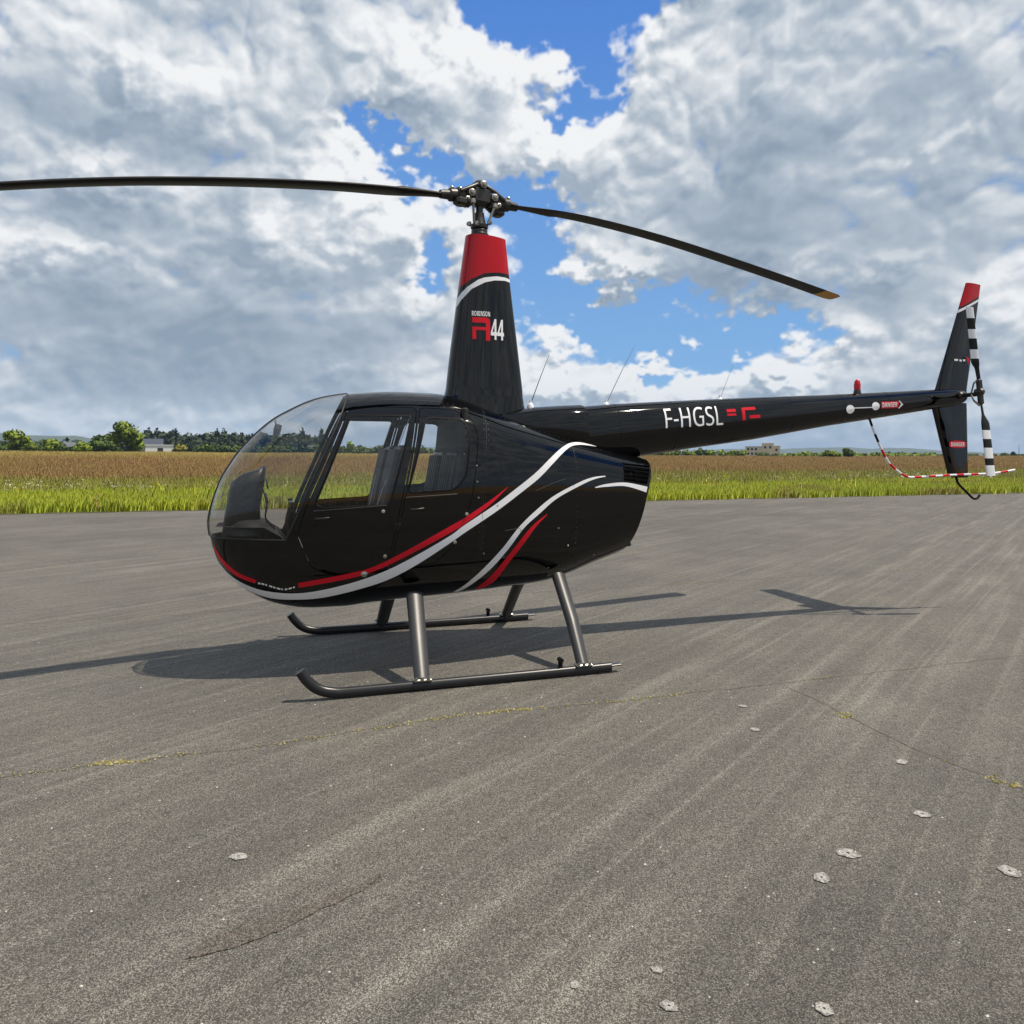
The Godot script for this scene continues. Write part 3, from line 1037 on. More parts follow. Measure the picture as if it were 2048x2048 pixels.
	for q: Array in [[-5.0, 5.2, 9.0, 8.0], [2.2, 7.0, 6.0, 9.0], [6.6, 5.6, 4.0, 7.0]]:
		var st := new_st()
		cbox(st, Vector3(q[0], q[1] * 0.5, 0), Vector3(q[2], q[1], q[3]), Basis(), 0.03)
		part("wall", st, M.cream, o)
		st = new_st()
		cbox(st, Vector3(q[0], q[1] + 0.14, 0), Vector3(q[2] + 0.3, 0.28, q[3] + 0.3), Basis(), 0.05)
		part("parapet", st, M.slate if q[0] < -4.0 else M.cream, o)
	for q: Array in [[-8.0, 1.6, 4.02], [-6.0, 1.6, 4.02], [-4.0, 1.6, 4.02], [-2.2, 1.6, 4.02], [-8.0, 4.0, 4.02], [-6.0, 4.0, 4.02], [-4.0, 4.0, 4.02], [0.8, 5.0, 4.52], [3.4, 5.0, 4.52], [6.6, 3.6, 3.52]]:
		var st := new_st()
		cbox(st, Vector3(q[0], q[1], q[2]), Vector3(1.1, 1.3, 0.1), Basis(), 0.02)
		part("window", st, M.opening, o)
	tag(o, "cream flat-roofed building on the horizon under the tail boom", "building")
	var st := new_st()
	tube(st, [Vector3(0, 0, 0), Vector3(0, 3.0, 0), Vector3(0, 6.3, 0)], [0.16, 0.12, 0.06], 8)
	var p := part("thin_mast", st, M.slate, self)
	p.position = Vector3(373.8, 0.7, -291.2)
	tag(p, "thin bare mast on the horizon at the photo's right edge", "mast")

# ------------------------------------------------------------------ the helicopter's body surface
const XN := -2.43
const XL := 4.4
var t_top := [[-2.43, 1.29], [-2.419, 1.375], [-2.402, 1.446], [-2.367, 1.558], [-2.325, 1.669], [-2.262, 1.781], [-2.187, 1.894], [-2.09, 2.006], [-1.978, 2.118], [-1.88, 2.197], [-1.76, 2.267], [-1.62, 2.338], [-1.47, 2.39], [-1.33, 2.418], [-1.08, 2.448], [-0.85, 2.46], [-0.6, 2.457], [-0.35, 2.44], [-0.16, 2.385], [0.2, 2.255], [0.58, 2.14], [0.97, 2.03], [1.28, 1.945], [1.6, 1.87], [1.97, 1.79]]
var t_bot := [[-2.43, 1.29], [-2.425, 1.223], [-2.412, 1.15], [-2.395, 1.07], [-2.355, 0.97], [-2.29, 0.86], [-2.21, 0.77], [-2.083, 0.67], [-1.925, 0.585], [-1.75, 0.535], [-1.53, 0.51], [-1.3, 0.51], [-1.08, 0.53], [-0.85, 0.545], [-0.2, 0.575], [0.2, 0.605], [0.68, 0.65], [0.85, 0.695], [1.12, 0.79], [1.4, 0.88], [1.7, 1.0], [1.97, 1.1]]
var t_wid := [[-2.43, 0.0], [-2.40, 0.13], [-2.3, 0.265], [-2.1, 0.40], [-1.8, 0.515], [-1.4, 0.605], [-1.0, 0.648], [-0.5, 0.66], [0.0, 0.645], [0.5, 0.58], [1.0, 0.49], [1.5, 0.405], [1.97, 0.33]]
var tables := {}

func table(key: String, src: Array) -> void:
	var u := []
	var v := []
	for p: Array in src:
		u.append(sqrt(maxf(p[0] - XN, 0.0) / XL))
		v.append(p[1])
	var m := []
	var n := u.size()
	for i in n:
		var d0: float = (v[i] - v[i - 1]) / (u[i] - u[i - 1]) if i > 0 else 0.0
		var d1: float = (v[i + 1] - v[i]) / (u[i + 1] - u[i]) if i < n - 1 else 0.0
		if i == 0:
			m.append(d1)
		elif i == n - 1:
			m.append(d0)
		elif d0 * d1 <= 0.0:
			m.append(0.0)
		else:
			var h0: float = u[i] - u[i - 1]
			var h1: float = u[i + 1] - u[i]
			m.append((d0 * h1 + d1 * h0) / (h0 + h1))
	tables[key] = [u, v, m]

func look(key: String, x: float) -> float:
	var t: Array = tables[key]
	var u: Array = t[0]
	var v: Array = t[1]
	var m: Array = t[2]
	var q := sqrt(maxf(x - XN, 0.0) / XL)
	var i := clampi(u.bsearch(q) - 1, 0, u.size() - 2)
	var h: float = u[i + 1] - u[i]
	var s: float = (q - u[i]) / h
	var s2 := s * s
	var s3 := s2 * s
	return (2 * s3 - 3 * s2 + 1) * v[i] + (s3 - 2 * s2 + s) * h * m[i] + (3 * s2 - 2 * s3) * v[i + 1] + (s3 - s2) * h * m[i + 1]

func section(x: float) -> Array:
	var a := clampf((x + 2.43) / 1.2, 0.0, 1.0)
	var b := clampf((x + 0.6) / 1.2, 0.0, 1.0)
	var yt := look("top", x)
	var yb := look("bot", x)
	return [2.0 + 0.8 * a + 1.2 * b, 2.0 + 0.4 * a + 0.1 * b, yb + (yt - yb) * (0.5 - 0.06 * a + 0.06 * b), yt, yb, look("wid", x)]

func side_z(x: float, y: float) -> float:
	var s := section(x)
	var t: float = (y - s[2]) / ((s[3] - s[2]) if y > s[2] else (s[2] - s[4]))
	var k := 1.0 - pow(absf(t), s[0] if y > s[2] else s[1])
	return s[5] * pow(k, 1.0 / 2.15) if k > 0.0 else 0.0

# point on the body at (x, y) on one side, lifted off the skin, and its normal
func skin(x: float, y: float, side: float, lift := 0.0) -> Array:
	var e := 0.004
	var z := side_z(x, y)
	var n := Vector3(-(side_z(x + e, y) - side_z(x - e, y)) / (2 * e), -(side_z(x, y + e) - side_z(x, y - e)) / (2 * e), 1.0).normalized()
	var p := Vector3(x, y, z) + n * lift
	return [Vector3(p.x, p.y, p.z * side), Vector3(n.x, n.y, n.z * side)]

# a painted band between an upper and a lower line, laid on the body on both sides
func band(called: String, upper: Array, lower: Array, m: Material, parent: Node3D, n := 60) -> void:
	for side in [1.0, -1.0]:
		var cu := Curve2D.new()
		var cl := Curve2D.new()
		cu.bake_interval = 0.01
		cl.bake_interval = 0.01
		for k in 2:
			var src: Array = [upper, lower][k]
			var c: Curve2D = [cu, cl][k]
			for i in src.size():
				var t: Vector2 = (src[mini(i + 1, src.size() - 1)] - src[maxi(i - 1, 0)]) / 6.0
				c.add_point(src[i], -t, t)
		var st := new_st()
		var g := []
		for i in n + 1:
			var a := cu.sample_baked(cu.get_baked_length() * i / n, true)
			var b := cl.sample_baked(cl.get_baked_length() * i / n, true)
			var row := []
			for k in 4:
				var p := a.lerp(b, 0.5 + (k / 3.0 - 0.5) * 0.86)
				row.append(skin(p.x, p.y, side, 0.0025))
			g.append(row)
		for i in n:
			for k in 3:
				var q := [g[i][k], g[i + 1][k], g[i + 1][k + 1], g[i][k + 1]]
				put_tri(st, q[0][0], q[1][0], q[2][0], q[0][1], q[1][1], q[2][1])
				put_tri(st, q[0][0], q[2][0], q[3][0], q[0][1], q[2][1], q[3][1])
		part(called, st, m, parent)

# a raised closed strip along an outline on the body
func seal(called: String, outline: Array, wide: float, lift: float, m: Material, parent: Node3D, side: float) -> void:
	var st := new_st()
	var pts := []
	for i in outline.size():
		var a: Vector2 = outline[i]
		var b: Vector2 = outline[(i + 1) % outline.size()]
		var k := maxi(1, int(a.distance_to(b) / 0.04))
		for s in k:
			pts.append(a.lerp(b, float(s) / k))
	var n := pts.size()
	var g := []
	for i in n:
		var t: Vector2 = (pts[(i + 1) % n] - pts[(i + n - 1) % n]).normalized()
		var o := Vector2(-t.y, t.x) * wide * 0.5
		var row := []
		for k: Array in [[-1.0, -0.001], [-0.6, lift], [0.6, lift], [1.0, -0.001]]:
			var p: Vector2 = pts[i] + o * k[0]
			row.append(skin(p.x, p.y, side, k[1]))
		g.append(row)
	for i in n:
		var j := (i + 1) % n
		for k in 3:
			put_quad(st, g[i][k][0], g[j][k][0], g[j][k + 1][0], g[i][k + 1][0], g[i][k][1])
	part(called, st, m, parent)

func v2s(flat: Array) -> Array:
	var out := []
	for i in range(0, flat.size(), 2):
		out.append(Vector2(flat[i], flat[i + 1]))
	return out

func build_helicopter() -> void:
	heli = base("helicopter")
	tag(heli, "glossy black helicopter with red and white stripes parked on the tarmac", "helicopter")
	table("top", t_top)
	table("bot", t_bot)
	table("wid", t_wid)
	build_body()
	build_cabin()
	build_mast()
	build_rotor()
	build_tail()
	build_gear()

func build_body() -> void:
	var nu := 150
	var nv := 40
	var polys := []
	for side in [1.0, -1.0]:
		var g := []
		for i in nu + 1:
			var q := float(i) / nu
			var x := XN + XL * (0.0002 + 0.9998 * q * q) * 0.995
			var s := section(x)
			var row := []
			for j in nv + 1:
				var th := -PI / 2 + PI * j / nv
				var si := sin(th)
				var t := signf(si) * pow(absf(si), 2.0 / (s[0] if si > 0 else s[1]))
				var z: float = s[5] * pow(maxf(cos(th), 0.0), 2.0 / 2.15)
				var y: float = s[2] + t * ((s[3] - s[2]) if t > 0 else (s[2] - s[4]))
				row.append(Vector3(x, y, z * side))
			g.append(row)
		# normals must point away from the middle of the body, not of the half ring
		var gp := grid_polys(g, false)
		for p: Array in gp:
			for v: Array in p:
				var n: Vector3 = v[1]
				if n.dot(Vector3(0, v[0].y - 1.45, v[0].z * 1.5)) < -0.02:
					v[1] = -n
				if absf(v[0].z) < 0.0005:          # on the middle plane both halves share one normal
					v[1] = Vector3(v[1].x, v[1].y, 0).normalized()
		polys.append_array(gp)
	# cut off the rear along a raked plane
	var r_top := Vector2(1.70, 1.83)
	var r_bot := Vector2(1.445, 0.94)
	var rr := keep_side(polys, r_bot, r_top + (r_top - r_bot))
	polys = rr[0]
	# windscreen: everything ahead of the bow line and above the sill line
	var bow_a := Vector2(-1.80, 1.168)
	var bow_b := Vector2(-1.245, 2.46)
	var ws := carve(polys, [Vector2(-2.6, 1.18), bow_a, bow_b, Vector2(-1.4, 2.7), Vector2(-2.6, 2.7)])
	polys = ws[1]
	var fus := base("fuselage")
	remove_child(fus)
	heli.add_child(fus)
	fus.name = "fuselage"
	var left_pane := []
	var right_pane := []
	for p: Array in ws[0]:
		(left_pane if p[0][0].z + p[1][0].z + p[2][0].z > 0.0 else right_pane).append(p)
	poly_part("windscreen_pane", left_pane, M.glass, heli)
	poly_part("windscreen_pane", right_pane, M.glass, heli)
	# centre post of the windscreen
	var path := []
	for i in 46:
		var q := lerpf(0.0, sqrt((-1.25 - XN) / XL), i / 45.0)
		var x := XN + XL * q * q
		path.append(Vector3(x, look("top", maxf(x, XN + 0.0006)), 0))
	path.insert(0, Vector3(-2.4285, 1.255, 0))
	path.insert(0, Vector3(-2.4245, 1.218, 0))
	path.insert(0, Vector3(-2.4165, 1.176, 0))
	var st := new_st()
	tube(st, path, 0.011, 8)
	part("windscreen_post", st, M.matte, heli)
	# rims of the windscreen
	for side in [1.0, -1.0]:
		st = new_st()
		path = []
		for i in 26:
			var p := bow_a.lerp(Vector2(-1.262, 2.412), i / 25.0)
			path.append(skin(p.x, p.y, side, 0.002)[0])
		tube(st, path, 0.008, 6)
		path = []
		for i in 22:
			var p := Vector2(-2.402, 1.178).lerp(bow_a, i / 21.0)
			path.append(skin(p.x, p.y, side, 0.002)[0])
		tube(st, path, 0.007, 6)
		part("windscreen_rim", st, M.matte, heli)
	# doors
	var o_front := v2s([-1.275, 2.295, -1.635, 1.47, -1.715, 1.22, -1.60, 0.93, -1.44, 0.87, -0.99, 0.87, -0.69, 2.295])
	var o_rear := v2s([-0.668, 2.295, -0.37, 2.282, -0.20, 2.20, -0.172, 2.03, -0.245, 1.50, -0.37, 1.13, -0.56, 0.93, -0.965, 0.90])
	var w_front := rounded(v2s([-1.268, 2.214, -1.575, 1.46, -1.52, 1.43, -0.965, 1.452, -0.752, 2.214]), 0.045)
	var w_rear := rounded(v2s([-0.628, 2.205, -0.815, 1.552, -0.40, 1.572, -0.30, 1.69, -0.246, 2.07, -0.29, 2.19]), 0.06)
	var lou := v2s([1.335, 1.80, 1.318, 1.625, 1.60, 1.585, 1.672, 1.77])
	for k in 2:
		var corners: Array = [o_front, o_rear][k]
		var d := rounded(corners, 0.05)
		var w: Array = [w_front, w_rear][k]
		var c := carve(polys, d)
		polys = c[1]
		var leafp: Array = carve(c[0], rounded(shrink(corners, 0.005), 0.046))[0]
		var cut := carve(leafp, w)
		for side in [1.0, -1.0]:
			var called: String = ["front_door", "rear_door"][k]
			var mine := []
			for p: Array in cut[1]:
				if (p[0][0].z + p[1][0].z + p[2][0].z) * side > 0.0:
					mine.append(p)
			var door := poly_part(called, mine, M.black, heli)
			mine = []
			for p: Array in cut[0]:
				if (p[0][0].z + p[1][0].z + p[2][0].z) * side > 0.0:
					mine.append(p)
			poly_part("window_pane", mine, M.side_glass, door)
			seal("window_seal", w, 0.020, 0.003, M.rubber, door, side)
			# window sill moulding, handle, hinges
			st = new_st()
			var a: Vector2 = [Vector2(-1.585, 1.408), Vector2(-0.81, 1.545)][k]
			var b: Vector2 = [Vector2(-0.985, 1.45), Vector2(-0.40, 1.565)][k]
			if k == 1:
				a = Vector2(-0.83, 1.512); b = Vector2(-0.385, 1.535)
			path = []
			for i in 9:
				var p := a.lerp(b, i / 8.0)
				path.append(skin(p.x, p.y, side, 0.003)[0])
			tube(st, path, 0.006, 6)
			part("sill_moulding", st, M.dark_steel, door)
			st = new_st()
			a = [Vector2(-1.57, 1.345), Vector2(-0.79, 1.41)][k]
			path = []
			for i in 5:
				var p := a + Vector2(0.028 * i, 0.002 * i)
				path.append(skin(p.x, p.y, side, 0.004 + 0.016 * sin(PI * i / 4.0))[0])
			tube(st, path, 0.008, 8)
			part("door_handle", st, M.dark_steel, door)
			for hy: float in ([1.40, 1.02] if k == 0 else [1.36, 1.12]):
				st = new_st()
				var hx: float = ([-1.02, -1.0] if k == 0 else [-0.30, -0.40])[0 if hy > 1.3 else 1]
				var q := skin(hx, hy, side, 0.006)
				lathe(st, [[0.0, 0.0], [0.016, 0.0], [0.016, 0.008], [0.008, 0.012], [0.0, 0.012]], q[0], q[1], 10)
				part("latch", st, M.bolt, door)
	# louvred opening high on the rear quarter
	var lc := carve(polys, lou)
	polys = lc[1]
	poly_part("shell", polys, M.black, fus)
	for side in [1.0, -1.0]:
		for i in 5:
			st = new_st()
			var prev := []
			for s in 9:
				var t := s / 8.0
				var x := lerpf(1.325 + 0.003 * (4 - i), 1.655 - 0.016 * i, t)
				var y := lerpf(1.785 - 0.036 * i, 1.752 - 0.038 * i, t)
				var p0: Vector3 = skin(x, y + 0.006, side, -0.022)[0]
				var p1: Vector3 = skin(x, y - 0.012, side, 0.008)[0]
				var p2: Vector3 = skin(x, y - 0.018, side, 0.004)[0]
				var now := [p0, p1, p2]
				if not prev.is_empty():
					put_quad(st, prev[0], now[0], now[1], prev[1], Vector3(0, 1, side))
					put_quad(st, prev[1], now[1], now[2], prev[2], Vector3(0, -0.4, side))
				prev = now
			part("louvre", st, M.black, fus)
		seal("louvre_rim", lou, 0.014, 0.003, M.black, fus, side)
	# dark engine bay behind the louvres, and the rear panel
	st = new_st()
	cbox(st, Vector3(1.30, 1.5, 0), Vector3(0.5, 0.5, 0.56), Basis(), 0.05)
	part("engine_bay", st, M.matte, fus)
	st = new_st()
	var ring := []
	for side in [1.0, -1.0]:
		for i in 25:
			var t := i / 24.0 if side > 0 else 1.0 - i / 24.0
			var p := r_bot.lerp(r_top, lerpf(-0.06, 1.03, t))
			ring.append(Vector3(p.x, p.y, side_z(p.x, p.y) * side))
	for i in ring.size():
		put_flat(st, Vector3(1.585, 1.40, 0), ring[i], ring[(i + 1) % ring.size()], Vector3(1, -0.3, 0))
	part("rear_panel", st, M.matte, fus)
	st = new_st()
	tube(st, smooth_path([Vector3(1.30, 1.02, 0.12), Vector3(1.45, 0.98, 0.14), Vector3(1.53, 0.985, 0.15)], 8), 0.028, 12)
	part("exhaust_pipe", st, M.dark_steel, fus)
	# rivets and small fittings along the panel joints
	st = new_st()
	for p: Vector2 in v2s([0.716, 1.029, 1.047, 0.912, -0.125, 1.002, -0.015, 1.426, 0.213, 1.20, -0.203, 1.781, -0.2, 1.64, -0.19, 1.5, 0.55, 0.82, 0.6, 1.2]):
		for side in [1.0, -1.0]:
			var q := skin(p.x, p.y, side, 0.0)
			lathe(st, [[0.0, 0.0], [0.009, 0.0], [0.007, 0.004], [0.0, 0.005]], q[0], q[1], 8)
	part("fasteners", st, M.steel, fus)
	for l: Array in [v2s([-0.05, 2.335, -0.10, 2.0, -0.14, 1.6, -0.16, 1.2, -0.17, 0.8]), v2s([0.80, 1.98, 0.79, 1.7, 0.75, 1.55]), v2s([0.06, 1.20, 0.24, 1.225]), v2s([0.36, 1.55, 0.55, 1.62, 0.7, 1.66])]:
		for side in [1.0, -1.0]:
			st = new_st()
			path = []
			for i in l.size() - 1:
				for s in 6:
					var p: Vector2 = l[i].lerp(l[i + 1], s / 6.0)
					path.append(skin(p.x, p.y, side, 0.0005)[0])
			tube(st, path, 0.0028, 5)
			part("panel_joint", st, M.matte, fus)
	# rivet rows along the joints and round the belly
	st = new_st()
	for l: Array in [v2s([-0.03, 2.31, -0.08, 2.0, -0.12, 1.6, -0.14, 1.2, -0.15, 0.8]), v2s([-0.07, 2.31, -0.12, 2.0, -0.16, 1.6, -0.18, 1.2, -0.19, 0.8]), v2s([0.82, 1.97, 0.81, 1.7, 0.79, 1.2, 0.80, 0.80]), v2s([-0.05, 0.72, 0.4, 0.76, 0.8, 0.84, 1.3, 1.0]), v2s([0.1, 2.22, 0.6, 2.07, 1.0, 1.96, 1.3, 1.88]), v2s([-1.15, 2.34, -0.7, 2.35, -0.3, 2.33])]:
		for side in [1.0, -1.0]:
			for i in l.size() - 1:
				var k := int(l[i].distance_to(l[i + 1]) / 0.05)
				for s in k:
					var p: Vector2 = l[i].lerp(l[i + 1], float(s) / k)
					var q := skin(p.x, p.y, side, 0.0)
					lathe(st, [[0.0, 0.0], [0.0045, 0.0], [0.0032, 0.0022], [0.0, 0.0026]], q[0], q[1], 6)
	part("rivets", st, M.dark_steel, fus).set_meta("kind", "stuff")
	# step light under the front door
	for side in [1.0, -1.0]:
		st = new_st()
		var q := skin(-1.165, 0.862, side, -0.004)
		lathe(st, [[0.0, 0.0], [0.03, 0.0], [0.03, 0.008], [0.018, 0.02], [0.0, 0.024]], q[0], q[1], 14)
		part("landing_light", st, M.bolt, fus)
	# stripes
	band("white_stripe", v2s([-2.382, 1.082, -2.337, 0.956, -2.23, 0.838, -2.072, 0.754, -1.905, 0.716, -1.706, 0.705, -1.497, 0.735, -1.235, 0.803, -1.023, 0.878, -0.809, 0.98, -0.444, 1.181, -0.322, 1.267, -0.027, 1.449, 0.16, 1.577, 0.356, 1.714, 0.498, 1.83, 0.609, 1.91, 0.717, 1.965, 0.817, 1.992, 0.952, 1.995, 1.167, 1.962]),
		v2s([-2.387, 1.058, -2.345, 0.93, -2.243, 0.80, -2.088, 0.698, -1.914, 0.64, -1.709, 0.63, -1.481, 0.647, -1.206, 0.714, -0.981, 0.784, -0.757, 0.900, -0.438, 1.108, -0.286, 1.210, -0.002, 1.386, 0.211, 1.53, 0.394, 1.657, 0.541, 1.785, 0.643, 1.869, 0.732, 1.928, 0.807, 1.957, 0.93, 1.968, 1.126, 1.954]), M.white, fus, 110)
	band("red_stripe", v2s([-2.373, 1.105, -2.301, 0.996, -2.175, 0.883, -2.03, 0.826]), v2s([-2.379, 1.077, -2.324, 0.967, -2.203, 0.849, -2.046, 0.786]), M.decal_red, fus, 24)
	band("red_stripe", v2s([-1.704, 0.802, -1.45, 0.848, -1.24, 0.891, -1.113, 0.924, -0.921, 1.011, -0.445, 1.265, -0.324, 1.329, -0.087, 1.476, 0.085, 1.594]), v2s([-1.692, 0.751, -1.447, 0.794, -1.227, 0.838, -1.099, 0.876, -0.907, 0.961, -0.444, 1.195, -0.311, 1.273, -0.075, 1.439, 0.085, 1.588]), M.decal_red, fus, 60)
	band("white_stripe", v2s([-0.33, 0.62, -0.255, 0.699, -0.112, 0.867, 0.048, 1.054, 0.187, 1.227, 0.353, 1.372, 0.553, 1.507, 0.832, 1.626, 0.978, 1.666, 1.11, 1.677]), v2s([-0.27, 0.615, -0.19, 0.69, -0.037, 0.849, 0.111, 1.038, 0.249, 1.219, 0.408, 1.346, 0.582, 1.474, 0.846, 1.593, 0.991, 1.644, 1.117, 1.667]), M.white, fus, 60)
	band("red_stripe", v2s([-0.13, 0.65, -0.049, 0.755, 0.064, 0.919, 0.195, 1.094, 0.329, 1.241, 0.472, 1.336]), v2s([-0.05, 0.635, 0.039, 0.719, 0.131, 0.9, 0.249, 1.065, 0.368, 1.226, 0.479, 1.33]), M.decal_red, fus, 40)
	band("white_stripe", v2s([0.989, 1.571, 1.121, 1.6, 1.345, 1.61, 1.60, 1.566]), v2s([1.003, 1.562, 1.12, 1.569, 1.343, 1.569, 1.585, 1.503]), M.white, fus, 30)
	# small white lettering in the gap of the nose stripe; too small in the photograph to read, so plain dashes of its rhythm
	var dash := [0.0, 0.02, 0.028, 0.05, 0.058, 0.072, 0.09, 0.115, 0.122, 0.14, 0.15, 0.18, 0.188, 0.20, 0.215, 0.235, 0.245, 0.27, 0.28, 0.295]
	for i in 10:
		var xa: float = -2.02 + dash[i * 2]
		var xb: float = -2.02 + dash[i * 2 + 1]
		var mid := func(x: float) -> float: return 0.792 - 0.055 * smoothstep(-2.03, -1.80, x) + 0.03 * smoothstep(-1.82, -1.68, x)
		band("small_mark", [Vector2(xa, mid.call(xa) + 0.010), Vector2(xb, mid.call(xb) + 0.010)], [Vector2(xa, mid.call(xa) - 0.008), Vector2(xb, mid.call(xb) - 0.008)], M.decal_white, fus, 3)
	# raised cowling that carries the boom, from the mast aft
	st = new_st()
	var rings := []
	for q: Array in [[0.12, 2.30, 0.20, 0.30], [0.30, 2.312, 0.225, 0.34], [0.55, 2.345, 0.24, 0.40], [0.85, 2.368, 0.245, 0.48], [1.02, 2.378, 0.245, 0.54], [1.05, 2.372, 0.238, 0.54]]:
		ring = []
		for k in 28:
			var a := TAU * k / 28
			var ca := cos(a)
			var sa := sin(a)
			ring.append(Vector3(q[0], q[1] - q[3] * 0.5 + signf(sa) * pow(absf(sa), 0.8) * q[3] * 0.5, signf(ca) * pow(absf(ca), 0.8) * q[2]))
		rings.append(ring)
	loft(st, rings)
	part("boom_cowling", st, M.black, heli)

func build_cabin() -> void:
	var st := new_st()
	# floor that follows the body's outline
	var pts := []
	for i in 16:
		var x := lerpf(-2.36, -0.42, i / 15.0)
		var y := lerpf(1.27, 0.97, smoothstep(-1.95, -1.62, x))
		pts.append(Vector3(x, y, side_z(x, y) * 0.96))
	for i in 15:
		var a: Vector3 = pts[i]
		var b: Vector3 = pts[i + 1]
		put_quad(st, a, b, b * Vector3(1, 1, -1), a * Vector3(1, 1, -1), Vector3.UP)
	part("cabin_floor", st, M.cabin, heli)
	# rear bulkhead
	st = new_st()
	var basis := Basis(Vector3(0, 0, 1), -0.10)
	cbox(st, Vector3(-0.33, 1.62, 0), Vector3(0.05, 1.36, 1.02), basis, 0.02)
	part("rear_bulkhead", st, M.cabin, heli)
	# headliner
	st = new_st()
	var prev := []
	for i in 12:
		var x := lerpf(-1.20, -0.34, i / 11.0)
		var row := []
		for k in 9:
			var z := lerpf(-0.40, 0.40, k / 8.0)
			row.append(Vector3(x, look("top", x) - 0.045 - 0.14 * pow(absf(z) / 0.4, 3.0), z))
		if not prev.is_empty():
			for k in 8:
				put_quad(st, prev[k], row[k], row[k + 1], prev[k + 1], Vector3.DOWN)
		prev = row
	part("headliner", st, M.cabin, heli)
	# seats
	for q: Array in [[-0.98, 0.30], [-0.98, -0.30], [-0.42, 0.29], [-0.42, -0.29]]:
		var front: bool = q[0] < -0.7
		var seat := Node3D.new()
		seat.name = "seat"
		seat.position = Vector3(q[0], 0, q[1])
		heli.add_child(seat, true)
		st = new_st()
		var lean := 0.21 if front else 0.14
		var b2 := Basis(Vector3(0, 0, 1), -lean)
		var hgt := 0.78 if front else 0.72
		cbox(st, b2 * Vector3(0.03, hgt * 0.5, 0) + Vector3(0, 1.2, 0), Vector3(0.10, hgt, 0.44), b2, 0.04)
		part("backrest", st, M.seat, seat)
		for k in 5:
			st = new_st()
			var z := -0.165 + 0.0825 * k
			var path := []
			for s in 7:
				path.append(b2 * Vector3(-0.028 - 0.006 * sin(PI * s / 6.0), 0.03 + (hgt - 0.08) * s / 6.0, z) + Vector3(0, 1.2, 0))
			tube(st, path, 0.037, 10)
			part("pleat", st, M.seat, seat)
		st = new_st()
		cbox(st, Vector3(-0.24, 1.14, 0), Vector3(0.50, 0.20, 0.46), Basis(Vector3(0, 0, 1), -0.1), 0.05)
		part("cushion", st, M.seat, seat)
		st = new_st()
		cbox(st, Vector3(-0.20, 0.98, 0), Vector3(0.42, 0.20, 0.40), Basis(), 0.02)
		part("seat_box", st, M.cabin, seat)
		# shoulder belt from the roof to the hip
		st = new_st()
		var zz := 0.19 * signf(q[1])
		var a := Vector3(0.22, 2.22, zz)
		var c := Vector3(0.09, 1.86, zz * 0.8)
		var d := Vector3(-0.07, 1.30, -zz * 0.7)
		for pr: Array in [[a, c], [c, d]]:
			put_quad(st, pr[0] + Vector3(0, 0, 0.022), pr[0] - Vector3(0, 0, 0.022), pr[1] - Vector3(0, 0, 0.022), pr[1] + Vector3(0, 0, 0.022), Vector3(-1, 0.3, 0.2))
		part("shoulder_belt", st, M.strap, seat)
	# instrument console
	var con := Node3D.new()
	con.name = "instrument_console"
	heli.add_child(con)
	st = new_st()
	var rings := []
	for q: Array in [[0.98, -2.14, 0.16, 0.17], [1.25, -2.16, 0.16, 0.18], [1.36, -2.155, 0.15, 0.22], [1.60, -2.115, 0.15, 0.25], [1.69, -2.10, 0.145, 0.235], [1.73, -2.075, 0.11, 0.19]]:
		var ring := []
		for k in 20:
			var an := TAU * k / 20
			ring.append(Vector3(q[1] + signf(cos(an)) * pow(absf(cos(an)), 0.5) * q[2], q[0] + 0.05 * cos(an), signf(sin(an)) * pow(absf(sin(an)), 0.5) * q[3]))
		rings.append(ring)
	loft(st, rings)
	part("console_body", st, M.panel, con)
	for k in 6:
		st = new_st()
		lathe(st, [[0.0, 0.0], [0.042, 0.0], [0.042, 0.012], [0.034, 0.014], [0.0, 0.012]], Vector3(-1.955 - 0.03 * (k / 3) * 0.0, 1.62 - 0.13 * (k / 3), -0.14 + 0.14 * (k % 3)), Vector3(1, 0.2, 0), 16)
		part("instrument", st, M.dark_steel, con)
	for z: float in [0.16, -0.02, 0.24]:
		st = new_st()
		tube(st, smooth_path([Vector3(-1.99, 1.60, z), Vector3(-1.95, 1.45, z + 0.03), Vector3(-1.96, 1.32, z + 0.01), Vector3(-1.88, 1.24, z + 0.05)], 12), 0.006, 6)
		part("cable", st, M.rubber, con)
	st = new_st()
	rings = []
	for q: Array in [[1.20, 0.20], [1.27, 0.18], [1.31, 0.14], [1.325, 0.08]]:
		var ring := []
		for k in 20:
			var an := TAU * k / 20
			ring.append(Vector3(-2.10 + cos(an) * q[1] * 0.95, q[0], sin(an) * q[1] * 1.9))
		rings.append(ring)
	loft(st, rings)
	part("nose_shelf", st, M.cabin, heli)
	for z: float in [0.30, -0.30]:
		st = new_st()
		tube(st, smooth_path([Vector3(-1.18, 1.05, z - 0.26), Vector3(-1.42, 1.20, z - 0.26), Vector3(-1.52, 1.32, z - 0.26)], 8), 0.016, 8)
		part("collective_lever", st, M.dark_steel, heli)
	# headset hung from the roof between the seats
	st = new_st()
	tube(st, smooth_path([Vector3(-0.80, 2.20, 0.16), Vector3(-0.84, 2.29, 0.10), Vector3(-0.80, 2.20, 0.02)], 10), 0.008, 6)
	for z: float in [0.16, 0.02]:
		lathe(st, [[0.0, -0.02], [0.04, -0.02], [0.04, 0.02], [0.0, 0.025]], Vector3(-0.80, 2.16, z), Vector3.BACK, 12)
	part("headset", st, M.rubber, heli).set_meta("kind", "stuff")
	# centre stick with its cross bar and two grips, pedals
	st = new_st()
